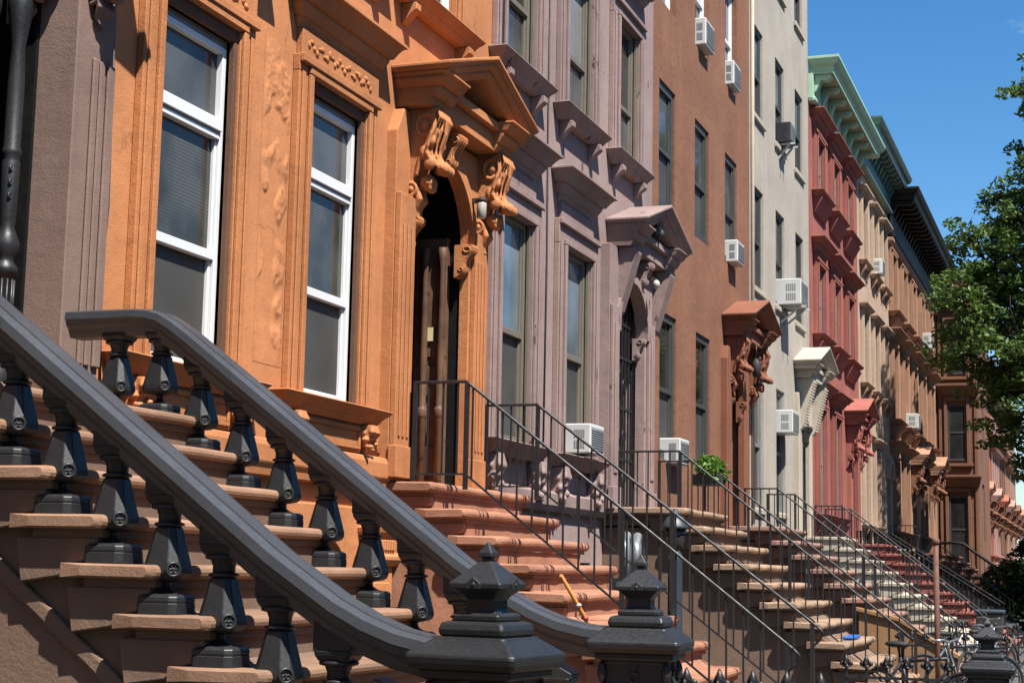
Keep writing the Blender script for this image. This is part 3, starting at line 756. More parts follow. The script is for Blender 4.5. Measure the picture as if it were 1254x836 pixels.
# doorway
DO = 12.52
arch_surround(h, 'orange_trim', DO, .65, .98, 2.30, 4.40, 5.26, 0, .09)
for sgn in (-1, 1):
    y = DO+sgn*.98
    a, c = (y-.0, y+.30) if sgn < 0 else (y-.30, y+.0)
    b = MB().box(.09, .14, a, c, 2.30, 4.55)
    for k in (.05, .13, .21): b.box(.14, .152, a+k, a+k+.035, 2.62, 4.3)
    b.box(.09, .165, a-.02, c+.02, 2.301, 2.55)
    b.build('pilaster', 'orange_trim', h, bevel=.006)
archivolt(h, 'orange_trim', DO, .65, .10, 4.40, .092, .125)
hd = door_hood(h, DC, 1.09, 5.60, .47, 'orange_trim', CONS['orange_trim'], cons_h=.92, cy=.76)
put('keystone', SCR, (.09, DO, 5.24), hd, scale=(1.1, 1.4, .85))
for sgn in (-1, 1): put('impost_bracket', SCR, (-.02, DO+sgn*.60, 4.42), hd, scale=(1.1, 1.1, .8))
dr = MB().box(-.52, -.46, DO-.66, DO+.66, 2.31, 5.05)
dr.build('door', 'blackwood', h)
b = MB()                                                   # folded-back outer leaf and colonnettes in the far jamb
b.box(-.40, -.10, DO+.59, DO+.66, 2.32, 4.5)
for z0, z1 in ((2.42, 2.66), (2.74, 3.02), (3.10, 3.36), (3.44, 4.35)): b.box(-.36, -.14, DO+.575, DO+.59, z0, z1)
for x in (-.12, -.28): b.lathe([(.036,2.32),(.036,2.9),(.046,2.92),(.046,2.98),(.03,3.0),(.036,3.2),(.026,3.24),(.036,3.3),(.026,4.2),(.04,4.3),(.04,4.4)], (x, DO+.535, 0), 12)
dl = b.build('door_leaf', 'oldwood', h, bevel=.006)
MB().box(-.45, -.002, DO+.67, DO+.718, 2.302, 5.075).box(-.45, -.002, DO-.718, DO-.67, 2.302, 5.075).box(-.45, -.002, DO-.67, DO+.67, 5.04, 5.075).build('door_lining', 'blackwood', h)  # black boxes over the jambs and head behind the arch
MB().box(-.26, -.20, DO+.555, DO+.574, 3.58, 3.70).build('letter_plate', 'yellow', dl)
MB().box(-.50, -.40, DO+.16, DO+.34, 2.33, 4.40).box(-.455, -.44, DO-.3, DO+.16, 2.33, 4.40).build('inner_door', 'dooro', h, bevel=.006)
l = thing('porch_light', (.20, 13.12, 4.72), 'small white cylinder light under the orange door hood', 'light')
MB().lathe([(.036,-.08),(.044,-.075),(.044,.05),(.038,.065)], (.21, 13.12, 4.74), 14).build('lamp_body', 'lampwhite', l)
MB().lathe([(.04,.062),(.048,.068),(.048,.09),(.02,.11)], (.21, 13.12, 4.74), 14).box(.11, .21, 13.10, 13.14, 4.80, 4.84).build('lamp_cap', 'charcoal', l)
# low relief of old flaked render between the windows
b = MB(); ny, nz = 40, 230; ya, yb, za, zb = 9.50, 9.90, 2.95, 5.2; vs = []
for i in range(nz+1):
    for j in range(ny+1):
        y, z = ya+(yb-ya)*j/ny, za+(zb-za)*i/nz
        p = Vector((y*5, z*3.2, 1.3)); m_ = noise.noise(p*.8)+.5*noise.noise(p*2.1)
        d = noise.noise(Vector((y*16, z*11, 4)))*.5+noise.noise(Vector((y*40, z*30, 2)))*.3+.5
        k = max(0, min(1, (m_+.12)*5))*min(1, 8*min(j, ny-j)/ny)*min(1, 12*min(i, nz-i)/nz)
        vs.append((.002+k*(.004+.016*max(0, d)), y, z))
b.add(vs, [(i*(ny+1)+j, i*(ny+1)+j+1, (i+1)*(ny+1)+j+1, (i+1)*(ny+1)+j) for i in range(nz) for j in range(ny)], True)
b.build('flaked_render', 'orange', h)
# orange stoop
s = thing('stoop', (0, DC, 0), 'orange painted stoop with chipped thick steps below the carved doorway', 'stoop', 'stoops of the row houses')
stoop(s, 11.70, 13.74, .42, 2.27, 11, .272, .204, 'orange_step', 'orange_step', nose=.075, over=.05, side=.13, amp=.008, seg=22)
iron_railing(11.80, .18, .63, 3.06, 3.16, .775, .0, 'black iron railing on the near side of the orange stoop')
iron_railing(13.6, .10, .60, 3.06, 3.04, .76, .0, 'black iron railing on the far side of the orange stoop')

# ------------------------------------------------------------------ mauve house
E2 = 19.70
h = house_root(E1, 'mauve painted house with peeling window surrounds and a pedimented door')
W = [(14.10, 14.93), (16.05, 16.90)]
W2 = [(14.10, 14.93), (16.02, 16.88), (17.98, 18.78)]
DC = 18.70
ops = [(a, c, 2.80, 4.98, .3) for a, c in W] + [(a, c, 6.45, 8.12, .3) for a, c in W2] + [(a, c, 9.2, 10.8, .3) for a, c in W2] + [(18.38-.66, 18.38+.66, 2.30, 5.02, .9), (16.2, 17.2, .3, 1.7, .3)]
wall_mb(E1, E2, -.2, 12.4, ops).build('wall', 'mauve', h)
for a, c in W:
    window(h, a, c, 2.80, 4.98, x=-.04, fw=.055, frame='olive', up='g_blue', lo='g_screen', mid=.5)
    liner(h, 'olive', a, c, 2.8, 4.98, -.08, .03, w=.05, top=False); casing(h, 'mauve_trim', a-.05, c+.05, 2.78, 4.98, w=.22, p=.06, bead=.03, head=.26)
    lintel_hood(h, 'mauve_trim', a-.17, c+.12, 5.24, h=.34, p=.25, frieze=.19)
    sl = sill(h, 'mauve_trim', a-.2, c+.2, 2.79, p=.2, h=.13)
    for y in (a-.2, c+.2): put('bracket', LEAFB_M, (0, y, 2.66), sl, scale=(1, 1.3, 1.1))
for z0, z1 in ((6.45, 8.12), (9.2, 10.8)):
    for i, (a, c) in enumerate(W2):
        window(h, a, c, z0, z1, x=-.04, fw=.055, frame='olive', up='blind' if i == 1 else 'g_dark', lo='g_grey', mid=.42)
        liner(h, 'olive', a, c, z0, z1, -.08, .03, w=.05, top=False); casing(h, 'mauve_trim', a-.05, c+.05, z0, z1, w=.22, p=.06, bead=.03, head=.22)
        lintel_hood(h, 'mauve_trim', a-.17, c+.17, z1+.22, h=.32, p=.25, frieze=.16)
        sill(h, 'mauve_trim', a-.17, c+.17, z0, p=.19, h=.15, brackets='mauve_trim', bsize=.14)
MB().moulding([(0,2.2),(.06,2.2),(.09,2.26),(.09,2.38),(0,2.42)], E1+.1, 17.5).build('water_table', 'mauve_trim', h, bevel=.006)
MB().box(-.22, -.18, 16.2, 17.2, .3, 1.7).build('basement_window', 'g_dark', h)
DO = 18.38
arch_surround(h, 'mauve_trim', DO, .60, .92, 2.30, 4.38, 5.30, 0, .12)
b = MB()
for sgn in (-1, 1):
    y = DO+sgn*.92
    a, c = (y, y+.26) if sgn < 0 else (y-.26, y)
    b = MB().box(.12, .16, a, c, 2.30, 4.6); b.box(.16, .175, a+.06, c-.06, 2.7, 4.4); b.box(.12, .19, a-.02, c+.02, 2.301, 2.55)
    b.build('pilaster', 'mauve_trim', h, bevel=.006)
archivolt(h, 'mauve_trim', DO, .60, .09, 4.38, .122, .16)
hd = door_hood(h, DC, 1.08, 5.62, .47, 'mauve_trim', 'taper', cons_h=.78, cy=.80)
put('keystone', SCR_M, (.12, DC, 5.28), hd, scale=(1., 1.4, .85))
for sgn in (-1, 1): put('impost_bracket', SCR_M, (-.02, DO+sgn*.56, 4.40), hd, scale=(.9, 1.2, .75))
MB().box(-.5, -.44, DO-.62, DO+.62, 2.31, 5.05).build('door', 'blackwood', h)
b = MB()
for k in range(9): b.box(-.05, -.03, DO-.57+.14*k, DO-.55+.14*k, 2.34, 4.9)
for z in (2.36, 2.9, 3.5, 4.1, 4.5): b.box(-.055, -.025, DO-.58, DO+.58, z, z+.03)
for z in (2.7, 3.2, 3.8): b.torus((-.04, DO+.25, z), .07, .01, 'x', 14, 5); b.torus((-.04, DO-.1, z), .07, .01, 'x', 14, 5)
b.build('iron_gate_door', 'iron', h)
l = thing('porch_light', (.2, DC, 5.3), 'round pale bulb light under the mauve door hood', 'light')
MB().ell((.30, DC+.1, 5.04), (.045, .045, .055), 12, 8).build('lamp_globe', 'lampwhite', l)
MB().box(.12, .30, DC+.08, DC+.12, 5.09, 5.12).build('lamp_arm', 'charcoal', l)
l = thing('porch_light', (.2, DC, 5.7), 'dark twin spotlight in the gable of the mauve door hood', 'light')
MB().ell((.36, DC-.12, 5.66), (.06, .05, .06), 10, 7).ell((.36, DC+.02, 5.64), (.06, .05, .06), 10, 7).build('lamp_head', 'slate', l)
MB().box(.28, .36, DC-.08, DC-.02, 5.60, 5.68).build('lamp_arm', 'charcoal', l)
s = thing('stoop', (0, DC, 0), 'tan brownstone stoop with pale worn treads below the mauve doorway', 'stoop', 'stoops of the row houses')
stoop(s, 17.64, 19.60, .92, 2.32, 11, .25, .2, 'step_b', 'brownstone', nose=.07, over=.06, side=.15, amp=.012)
iron_railing(17.72, .13, .87, 2.95, 3.3, .79, 0, 'black iron railing on the near side of the tan stoop', bot=.66)
iron_railing(19.48, .16, .74, 2.96, 3.25, .78, 0, 'black iron railing on the far side of the tan stoop, holding the green plant', bot=.66)
ac_unit(.0, 16.52, 2.83, .50, .31, .27, 'white air conditioner in the mauve house window beside the door')
t = thing('drainpipe', (.06, E1, 0), 'pale thin pipe running down between the orange and mauve houses', 'pipe')
MB().tube([(.05, E1+.03, 12), (.05, E1+.03, 5.9)], .028, 8).build('pipe', 'greycable', t)
def cable(pts, label, mat='cable', r=.009): tag(MB().tube(pts, r, 6).build('cable', mat), label, 'cable')
cable([(.012, E1+.10, 5.8), (.012, E1+.07, 4.6), (.012, E1+.09, 3.6), (.012, E1+.05, 3.3), (.012, E1+.06, 2.3)], 'dark cable hanging down the seam beside the orange door pilaster')
cable([(.012, 15.50, 8), (.012, 15.49, 6.2), (.013, 15.52, 4.8), (.012, 15.50, 2.4)], 'dark cable down the mauve wall between its two parlour windows')
cable([(.012, 7.70, 4.9), (.014, 7.74, 3.6), (.012, 7.71, 3.2), (.012, 7.76, 2.5)], 'thin dark cable on the orange wall beside the brown pilaster', r=.007)

# ------------------------------------------------------------------ brown stucco house
E3 = 25.85
h = house_root(E2, 'plain brown stucco house with flush dark windows and carved brown door hood')
W = [(20.12, 21.0), (22.12, 23.0)]
W2 = [(20.02, 20.88), (22.02, 22.90), (24.0, 24.86)]
DC = 24.85
def plain(h, a, c, z0, z1, frame, up, lo, rec=.16, mid=.5, sm=None, fw=.06):
    window(h, a, c, z0, z1, x=-rec, fw=fw, frame=frame, up=up, lo=lo, mid=mid)
    if sm: MB().moulding([(0,z0-.10),(.05,z0-.10),(.055,z0-.02),(0,z0)], a-.04, c+.04).build('sill', sm, h, bevel=.006)
ops = [(a, c, 3.05, 4.95, .4) for a, c in W] + [(a, c, 6.3, 8.0, .4) for a, c in W2] + [(a, c, 9.08, 10.8, .4) for a, c in W2] + [(a, c, 11.9, 13.4, .4) for a, c in W2] + [(DC-.86, DC+.2, 2.3, 4.9, .9)]
wall_mb(E2, E3, -.2, 14.4, ops).build('wall', 'brown', h)
for a, c in W: plain(h, a, c, 3.05, 4.95, 'darkframe', 'g_dark', 'g_screen', rec=.06, fw=.10)
for a, c in W2: plain(h, a, c, 6.3, 8.0, 'darkframe', 'g_grey', 'g_screen', rec=.06, fw=.10)
for a, c in W2: plain(h, a, c, 9.08, 10.8, 'white', 'g_grey', 'g_grey', rec=.11); plain(h, a, c, 11.9, 13.4, 'white', 'g_grey', 'g_grey')
arch_surround(h, 'brown_trim', DC-.33, .46, .80, 2.30, 4.25, 4.98, 0, .10)
hd = door_hood(h, DC, 1.10, 5.46, .47, 'brown_trim', CONS['brown_trim'], cons_h=.92, cy=.78)
for sgn in (-1, 1): put('impost_bracket', with_mat(SCR, 'brown_trim'), (-.02, DC-.33+sgn*.42, 4.25), hd, scale=(.9, 1.2, .9))
MB().box(-.3, -.24, DC-.85, DC+.19, 2.31, 4.9).build('door', 'blackwood', h)
MB().box(-.02, .0, DC+.37, DC+.41, 3.28, 3.42).build('notice', 'acwhite', h) if False else None
l = thing('hanging_lantern', (.3, DC, 4.8), 'grey lantern hanging under the brown door hood', 'lantern')
MB().lathe([(.02,.0),(.06,.03),(.08,.2),(.05,.26),(.015,.3)], (.3, DC+.05, 4.62), 10).build('lamp_body', 'charcoal', l)
MB().tube([(.3, DC+.05, 4.9), (.3, DC+.05, 5.14)], .01, 6).build('chain', 'iron', l)
s = thing('stoop', (0, DC, 0), 'rosy brown stoop with thick steps below the brown carved hood', 'stoop', 'stoops of the row houses')
stoop(s, 23.86, 25.80, .85, 2.3, 11, .255, .2, 'step_c', 'brownstone', nose=.07, over=.06, side=.15, amp=.012, seg=8)
iron_railing(23.95, .3, .8, 2.86, 3.25, .78, 0, 'black iron railing on the near side of the rosy brown stoop', bot=.62)
iron_railing(25.7, .3, .75, 2.86, 3.2, .78, 0, 'black iron railing on the far side of the rosy brown stoop', bot=.62)
ac_unit(-.03, 20.72, 3.0, .50, .33, .22, 'white air conditioner low in the brown house window, behind railings')
ac_unit(-.03, 24.42, 6.32, .50, .34, .19, 'white air conditioner in the brown house second floor window nearest the beige house')
ac_unit(-.08, 22.45, 9.12, .56, .40, .20, 'white air conditioner high on the brown house, the more forward of two')
ac_unit(-.08, 24.44, 9.12, .52, .38, .18, 'white air conditioner high on the brown house, next to the beige wall')

# ------------------------------------------------------------------ beige house
E4 = 31.65
h = house_root(E3, 'tall beige stucco house with a white pedimented door hood on beaded brackets')
W = [(26.15, 27.0), (28.15, 28.95)]
W2 = [(26.1, 27.0), (28.15, 29.0), (30.15, 31.0)]
DC = 30.92
ops = [(a, c, 2.68, 4.82, .4) for a, c in W] + [(a, c, 6.3, 8.0, .4) for a, c in W2] + [(a, c, 9.22, 10.79, .4) for a, c in W2] + [(a, c, 12.1, 13.6, .4) for a, c in W2] + [(DC-.66, DC+.26, 2.3, 4.9, .9)]
wall_mb(E3, E4, -.2, 14.6, ops).build('wall', 'beige', h)
for z0, z1, WW in ((2.68, 4.82, W), (6.3, 8.0, W2), (9.22, 10.79, W2), (12.1, 13.6, W2)):
    for a, c in WW: plain(h, a, c, z0, z1, 'greyframe' if z0 < 6 else 'darkframe', 'g_grey' if z0 < 9 else 'g_blue', 'g_screen', rec=.07, fw=.08, sm='beige_trim')
arch_surround(h, 'beige_trim', DC-.2, .42, .74, 2.30, 4.2, 4.98, 0, .08)
door_hood(h, DC, 1.1, 5.54, .47, 'beige_trim', 'bead', cons_h=.95, cy=.66)
MB().box(-.3, -.24, DC-.65, DC+.25, 2.31, 4.9).build('door', 'blackwood', h)
put('impost_bracket', with_mat(SCR, 'charcoal'), (.08, DC-.42, 4.35), h, scale=(.9, 1.2, 1.1))
tag(MB().tube([(.03, E3+.12, 14), (.03, E3+.12, 2.4)], .03, 8).build('drainpipe', 'beige_trim'), 'beige downpipe along the edge of the beige house', 'pipe')
s = thing('stoop', (0, DC, 0), 'white painted stoop below the beige house door', 'stoop', 'stoops of the row houses')
stoop(s, 29.85, 31.62, .85, 2.3, 11, .255, .2, 'step_w', 'beige_trim', nose=.06, over=.06, side=.07, amp=.008, seg=6)
iron_railing(30.0, .35, .85, 2.86, 3.2, .78, 0, 'black iron railing on the near side of the white stoop', bot=.62)
iron_railing(31.5, .3, .8, 2.86, 3.2, .78, 0, 'black iron railing on the far side of the white stoop', bot=.62)
ac_unit(-.03, 28.62, 9.28, .48, .36, .26, 'black air conditioner on a white bracket high on the beige house', black=True, bracket=True)
ac_unit(.0, 28.75, 6.33, .72, .46, .40, 'large white air conditioner halfway up the beige house above a bracket', bracket=True)
ac_unit(-.03, 28.55, 4.05, .62, .40, .30, 'white air conditioner in the beige parlour window beside the door hood')

# ------------------------------------------------------------------ red house
E5 = 38.55
def cornice(h, y0, y1, z, p, mat, soffit, nb, hf=.55, name='cornice', bw=.16):
    b = MB().moulding([(p-.14,z-.26),(p-.12,z-.2),(p-.12,z-.14),(p-.05,z-.10),(p-.02,z-.04),(p,z),(p,z+.05),(0,z+.09)], y0+p, y1-.02)
    b.box(0, p-.13, y0+.12, y1-.02, z-.29, z-.24)
    b.box(0, .10, y0+.02, y1-.02, z-.30-hf, z-.292); b.moulding([(.10,z-.36-hf),(.15,z-.34-hf),(.15,z-.28-hf),(.10,z-.25-hf)], y0+.18, y1-.18)
    c = b.build(name, mat, h, bevel=.004)
    for i in range(nb):
        y = y0+.28+(y1-y0-.56)*i/(nb-1)
        q = MB().prism_y([(.1,z-.292),(p-.18,z-.292),(p-.17,z-.36),(p-.26,z-.42),(.24,z-.40),(.2,z-.5),(.14,z-.62),(.1,z-.66)], y-bw/2, y+bw/2)
        q.build('bracket', mat, c, bevel=.008)
    MB().box(.02, p-.16, y0+.16, y1-.05, z-.2955, z-.2915).build('soffit', soffit, c) if soffit else None
    return c
h = house_root(E4, 'red painted house with hooded windows under a pale green bracketed cornice')
CY = [32.85, 34.92, 36.98]
W2 = [(y-.42, y+.42) for y in CY]; W = W2[:2]; DC = 37.25
ops = [(a, c, 2.8, 4.9, .3) for a, c in W] + [(a, c, 6.35, 7.8, .3) for a, c in W2] + [(a, c, 9.25, 10.42, .3) for a, c in W2] + [(DC-.45, DC+.45, 2.3, 4.7, .8)]
wall_mb(E4, E5, -.2, 11.55, ops).build('wall', 'red', h)
for z0, z1, WW in ((2.8, 4.9, W), (6.35, 7.8, W2), (9.25, 10.42, W2)):
    for a, c in WW:
        window(h, a, c, z0, z1, x=-.04, fw=.05, frame='greyframe', up='g_grey', lo='g_grey')
        casing(h, 'red', a, c, z0, z1, w=.24, p=.06, bead=.03, head=.12)
        lintel_hood(h, 'red', a-.22, c+.22, z1+.08, h=.30, p=.28, frieze=.12)
        sl = sill(h, 'red', a-.18, c+.18, z0, p=.24, h=.14)
        MB().prism_y([(0,z0-.14),(.2,z0-.14),(.04,z0-.42),(0,z0-.42)], a-.25, c+.25).build('apron', 'red', sl)
arch_surround(h, 'red', DC, .40, .76, 2.30, 4.1, 4.75, 0, .10)
door_hood(h, DC, 1.08, 5.22, .47, 'red', CONS['red'], cons_h=.98, cy=.75)
MB().box(-.5, -.44, DC-.45, DC+.45, 2.31, 4.7).build('door', 'blackwood', h)
cornice(h, E4, E5, 11.82, .62, 'green', 'greensoffit', 8, hf=.5, bw=.22)
s = thing('stoop', (0, DC, 0), 'red painted stoop beyond the white steps', 'stoop', 'stoops of the row houses')
stoop(s, 36.3, 38.3, .85, 2.3, 11, .26, .2, 'red', 'red', nose=.06, over=.06, side=.07, amp=.008, seg=6)
for y, lb in ((36.45, 'heavy black iron balustrade on the near side of the red stoop'), (38.2, 'heavy black iron balustrade on the far side of the red stoop')):
    iron_railing(y, .2, .75, 2.58, 3.2, .62, 0, lb, bot=.80, step=.10, rw=.11, bs=.042, heavy=True, mat='blackwood', curl=False)

# ------------------------------------------------------------------ cream house, tan house
E6 = 44.6
h = house_root(E5, 'cream stone house with small capped windows under a dark teal cornice')
CY = [39.55, 41.55, 43.5]; W2 = [(y-.40, y+.40) for y in CY]; W = W2[:2]; DC = 43.4
ops = [(a, c, 2.8, 4.8, .3) for a, c in W] + [(a, c, 6.15, 7.9, .3) for a, c in W2] + [(a, c, 9.1, 10.75, .3) for a, c in W2] + [(DC-.45, DC+.45, 2.3, 4.7, .8)]
wall_mb(E5, E6, -.2, 12.1, ops).build('wall', 'cream', h)
for z0, z1, WW in ((2.8, 4.8, W), (6.15, 7.9, W2), (9.1, 10.75, W2)):
    for a, c in WW:
        window(h, a, c, z0, z1, x=-.14, fw=.06, frame='darkframe', up='g_dark', lo='g_grey')
        casing(h, 'cream', a, c, z0, z1, w=.16, p=.06, bead=.02, head=.06)
        MB().moulding([(.0,z1+.05),(.12,z1+.06),(.2,z1+.13),(.2,z1+.17),(0,z1+.2)], a-.14, c+.14).build('lintel', 'cream', h)
        sill(h, 'cream', a-.14, c+.14, z0, p=.18, h=.10, brackets='tan', bsize=.2)
arch_surround(h, 'cream', DC, .42, .8, 2.30, 4.1, 4.8, 0, .10)
archivolt(h, 'cream', DC, .42, .14, 4.1, .102, .2)
MB().box(-.5, -.44, DC-.45, DC+.45, 2.31, 4.7).build('door', 'blackwood', h)
cornice(h, E5, E6, 12.45, .62, 'teal', None, 12, hf=.7)
ac_unit(-.02, 41.3, 9.13, .5, .38, .3, 'small white air conditioner high in the cream house window')
s = thing('stoop', (0, DC, 0), 'cream stone stoop half hidden behind the heavy black balustrade', 'stoop', 'stoops of the row houses')
stoop(s, 42.5, 44.3, .85, 2.3, 11, .255, .2, 'cream', 'cream', nose=.06, side=.07, amp=.006, seg=4)
iron_railing(42.65, .2, .8, 2.9, 3.2, .78, 0, 'black iron railing on the near side of the cream stoop', bot=.62)

E7 = 57.8
h = house_root(E6, 'wide tan stone house with deep hooded sills under a black cornice')
CY = [45.5, 48.05, 50.6, 53.15, 55.8]; W2 = [(y-.45, y+.45) for y in CY]; W = [W2[0], W2[1], W2[3]]
ops = [(a, c, 2.8, 4.7, .3) for a, c in W] + [(a, c, 5.8, 7.75, .3) for a, c in W2] + [(a, c, 8.75, 10.4, .3) for a, c in W2] + [(50.0, 51.1, 2.3, 4.7, .8), (55.2, 56.3, 2.3, 4.7, .8)]
wall_mb(E6, E7, -.2, 12.0, ops).build('wall', 'tan', h)
for z0, z1, WW in ((2.8, 4.7, W), (5.8, 7.75, W2), (8.75, 10.4, W2)):
    for a, c in WW:
        window(h, a, c, z0, z1, x=-.1, fw=.06, frame='darkframe', up='g_dark', lo='g_grey')
        casing(h, 'tan', a, c, z0, z1, w=.26, p=.07, bead=.03, head=.14)
        if z0 < 8: lintel_hood(h, 'tan', a-.3, c+.3, z1+.1, h=.3, p=.34, frieze=.12)
        sl = sill(h, 'tan', a-.25, c+.25, z0, p=.3, h=.14)
        MB().prism_y([(0,z0-.14),(.24,z0-.14),(.04,z0-.46),(0,z0-.46)], a-.26, c+.26).build('apron', 'tan', sl)
MB().moulding([(0,10.6),(.1,10.62),(.14,10.7),(.14,10.78),(0,10.82)], E6+.16, E7-.2).build('band', 'tan', h)
cornice(h, E6, E7, 12.1, .85, 'blackcornice', None, 22, hf=.9)
for y in (50.55, 55.75):
    door_hood(h, y, 1.1, 5.2, .5, 'tan', CONS['darkbrown'], cons_h=.9)
    MB().box(-.5, -.44, y-.55, y+.55, 2.31, 4.7).build('door', 'blackwood', h)
for y, k in ((50.55, 'nearer'), (55.75, 'farther')):
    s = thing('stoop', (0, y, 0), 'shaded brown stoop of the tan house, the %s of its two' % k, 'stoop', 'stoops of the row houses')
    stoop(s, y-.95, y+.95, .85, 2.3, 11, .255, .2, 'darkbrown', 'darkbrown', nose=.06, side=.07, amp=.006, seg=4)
ac_unit(.0, 53.1, 8.8, .5, .5, .35, 'white air conditioner in the tan house window near the tree leaves')
ac_unit(.0, 48.3, 5.85, .55, .42, .4, 'blue grey air conditioner low on the tan house', black=False)

# ------------------------------------------------------------------ bay fronted brown house, and the row beyond
E8 = 64.
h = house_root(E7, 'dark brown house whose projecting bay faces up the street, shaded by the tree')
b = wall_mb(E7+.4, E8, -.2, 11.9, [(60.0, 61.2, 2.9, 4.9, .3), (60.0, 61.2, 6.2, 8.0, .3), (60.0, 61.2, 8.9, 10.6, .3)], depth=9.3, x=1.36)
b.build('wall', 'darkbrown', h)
YB = E7+.4
for z0, z1 in ((2.1, 4.4), (5.6, 7.55), (8.6, 10.4)):      # windows in the wall that faces the camera
    f = MB(); a, c = .36, .98
    f.box(a, a+.06, YB-.03, YB-.002, z0, z1).box(c-.06, c, YB-.03, YB-.002, z0, z1).box(a+.06, c-.06, YB-.03, YB-.002, z1-.07, z1).box(a+.06, c-.06, YB-.03, YB-.002, z0, z0+.07).box(a+.06, c-.06, YB-.028, YB-.002, (z0+z1)/2-.03, (z0+z1)/2+.03)
    w = f.build('window', 'darkframe', h)
    MB().box(a+.05, c-.05, YB-.012, YB-.001, z0+.05, z1-.05).build('pane', 'g_dark', w)
    MB().box(.24, .35, YB-.10, YB-.001, z0-.1, z1+.12).box(.99, 1.10, YB-.10, YB-.001, z0-.1, z1+.12).box(.24, 1.1, YB-.101, YB-.001, z1+.121, z1+.26).build('casing', 'darkbrown', w, bevel=.01)
    q = MB().rings([[(.02, YB-p, z), (1.36-.02+p*.4, YB-p, z), (1.36-.02+p*.4, YB-.001, z), (.02, YB-.001, z)] for p, z in ((.05, z1+.27), (.12, z1+.33), (.32, z1+.62), (.32, z1+.7))] if z0 < 8 else [[(.02, YB-p, z), (1.34, YB-p, z), (1.34, YB-.001, z), (.02, YB-.001, z)] for p, z in ((.05, z1+.4), (.25, z1+.6))])
    q.build('ledge', 'darkbrown', h, bevel=.01)
    MB().box(.15, 1.2, YB-.14, YB-.001, z0-.2, z0-.1).build('sill', 'darkbrown', w, bevel=.01)
b = MB()
for x in (.06, 1.24): b.box(x, x+.1, YB-.05, YB-.001, -.2, 11.8)
b.build('corner_strip', 'darkbrown', h, bevel=.01)
for z0, z1 in ((2.9, 4.9), (6.2, 8.0), (8.9, 10.6)):
    w = MB().box(1.26, 1.3, 60.0, 60.07, z0, z1).box(1.26, 1.3, 61.13, 61.2, z0, z1).box(1.26, 1.3, 60.07, 61.13, (z0+z1)/2-.03, (z0+z1)/2+.03).build('window', 'greyframe', h)
    MB().box(1.255, 1.275, 60.02, 61.18, z0, z1).build('pane', 'g_dark', w)
cornice_b = MB().moulding([(0,11.3),(.1,11.35),(.2,11.6),(.45,11.75),(.5,11.9),(0,12)], YB+.5, E8-.1, 1.36); cornice_b.build('cornice', 'blackcornice', h)
t = thing('iron_railing', (0, 57.5, 2.3), 'dark curved iron handrail in front of the shaded bay', 'railing', 'iron stair railings on the stoops')
MB().tube([(.1, 57.2, 2.75), (.6, 57.2, 2.78), (.9, 57.2, 2.74), (1.2, 57.2, 2.5), (3.0, 57.2, 1.2)], .05, 8).build('handrail', 'blackwood', t)
b = MB()
for k in range(20):
    x = .15+.14*k; z = 2.76 if x < .9 else 2.74-.72*(x-.9)
    b.box(x-.01, x+.01, 57.19, 57.21, z-.75, z)
b.build('bars', 'iron', t)

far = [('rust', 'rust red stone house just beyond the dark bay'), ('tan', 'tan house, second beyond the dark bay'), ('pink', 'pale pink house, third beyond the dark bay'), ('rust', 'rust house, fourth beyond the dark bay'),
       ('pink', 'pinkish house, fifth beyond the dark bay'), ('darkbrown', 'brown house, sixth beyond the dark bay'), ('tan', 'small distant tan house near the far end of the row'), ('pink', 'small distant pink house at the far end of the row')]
y = E8
for i, (m_, lab) in enumerate(far):
    y1 = y+6.2; h = house_root(y, lab)
    Wf = [(y+.7, y+1.55), (y+2.7, y+3.55), (y+4.6, y+5.45)]
    wall_mb(y, y1, -.2, 11.4+.3*(i % 2), [(a, c, z, z+1.8, .3) for a, c in Wf for z in (2.8, 6.2, 9.0)]).build('wall', m_, h)
    for a, c in Wf:
        for z in (2.8, 6.2, 9.0):
            w = MB().box(-.1, -.06, a, a+.06, z, z+1.8).box(-.1, -.06, c-.06, c, z, z+1.8).box(-.1, -.06, a+.06, c-.06, z+.87, z+.93).build('window', 'darkframe', h)
            MB().box(-.11, -.09, a, c, z, z+1.8).build('pane', 'g_dark', w)
            MB().moulding([(0,z+1.85),(.25,z+2.0),(.3,z+2.15),(0,z+2.2)], a-.3, c+.3).build('lintel', m_, h)
            MB().moulding([(0,z-.3),(.22,z-.1),(.22,z),(0,z+.02)], a-.25, c+.25).build('sill', m_, h)
    MB().moulding([(0,10.95),(.12,11),(.3,11.3),(.6,11.45),(.65,11.6),(0,11.7)], y+.65, y1-.05).build('cornice', ['darkbrown','blackcornice'][i % 2], h)
    door_hood(h, y+5.0, 1.05, 5.5, .85, m_, CONS['darkbrown'], cons_h=1.1)
    s = MB().prism_y([(0,0),(3.6,0),(.9,2.3),(0,2.3)], y+4.0, y+5.9)
    s.build('stoop', m_, h)
    y = y1
ROW_END = y
t = thing('end_building', (6, 185, 0), 'distant white walled building closing the street at far right', 'building')
MB().box(-3, 26, 185, 195, -.2, 6.2).build('wall', 'whitebrick', t)
MB().box(-3.1, 26.1, 184.9, 195.1, 6.2, 6.6).build('parapet', 'pilaster', t)
for k in range(9):
    w = MB().box(-1+3*k, .2+3*k, 184.93, 184.99, 2.6, 4.6).build('window', 'darkframe', t)
MB().box(.5, 3, 186, 190, 6.6, 8.6).build('roof_hut', 'greyframe', t)

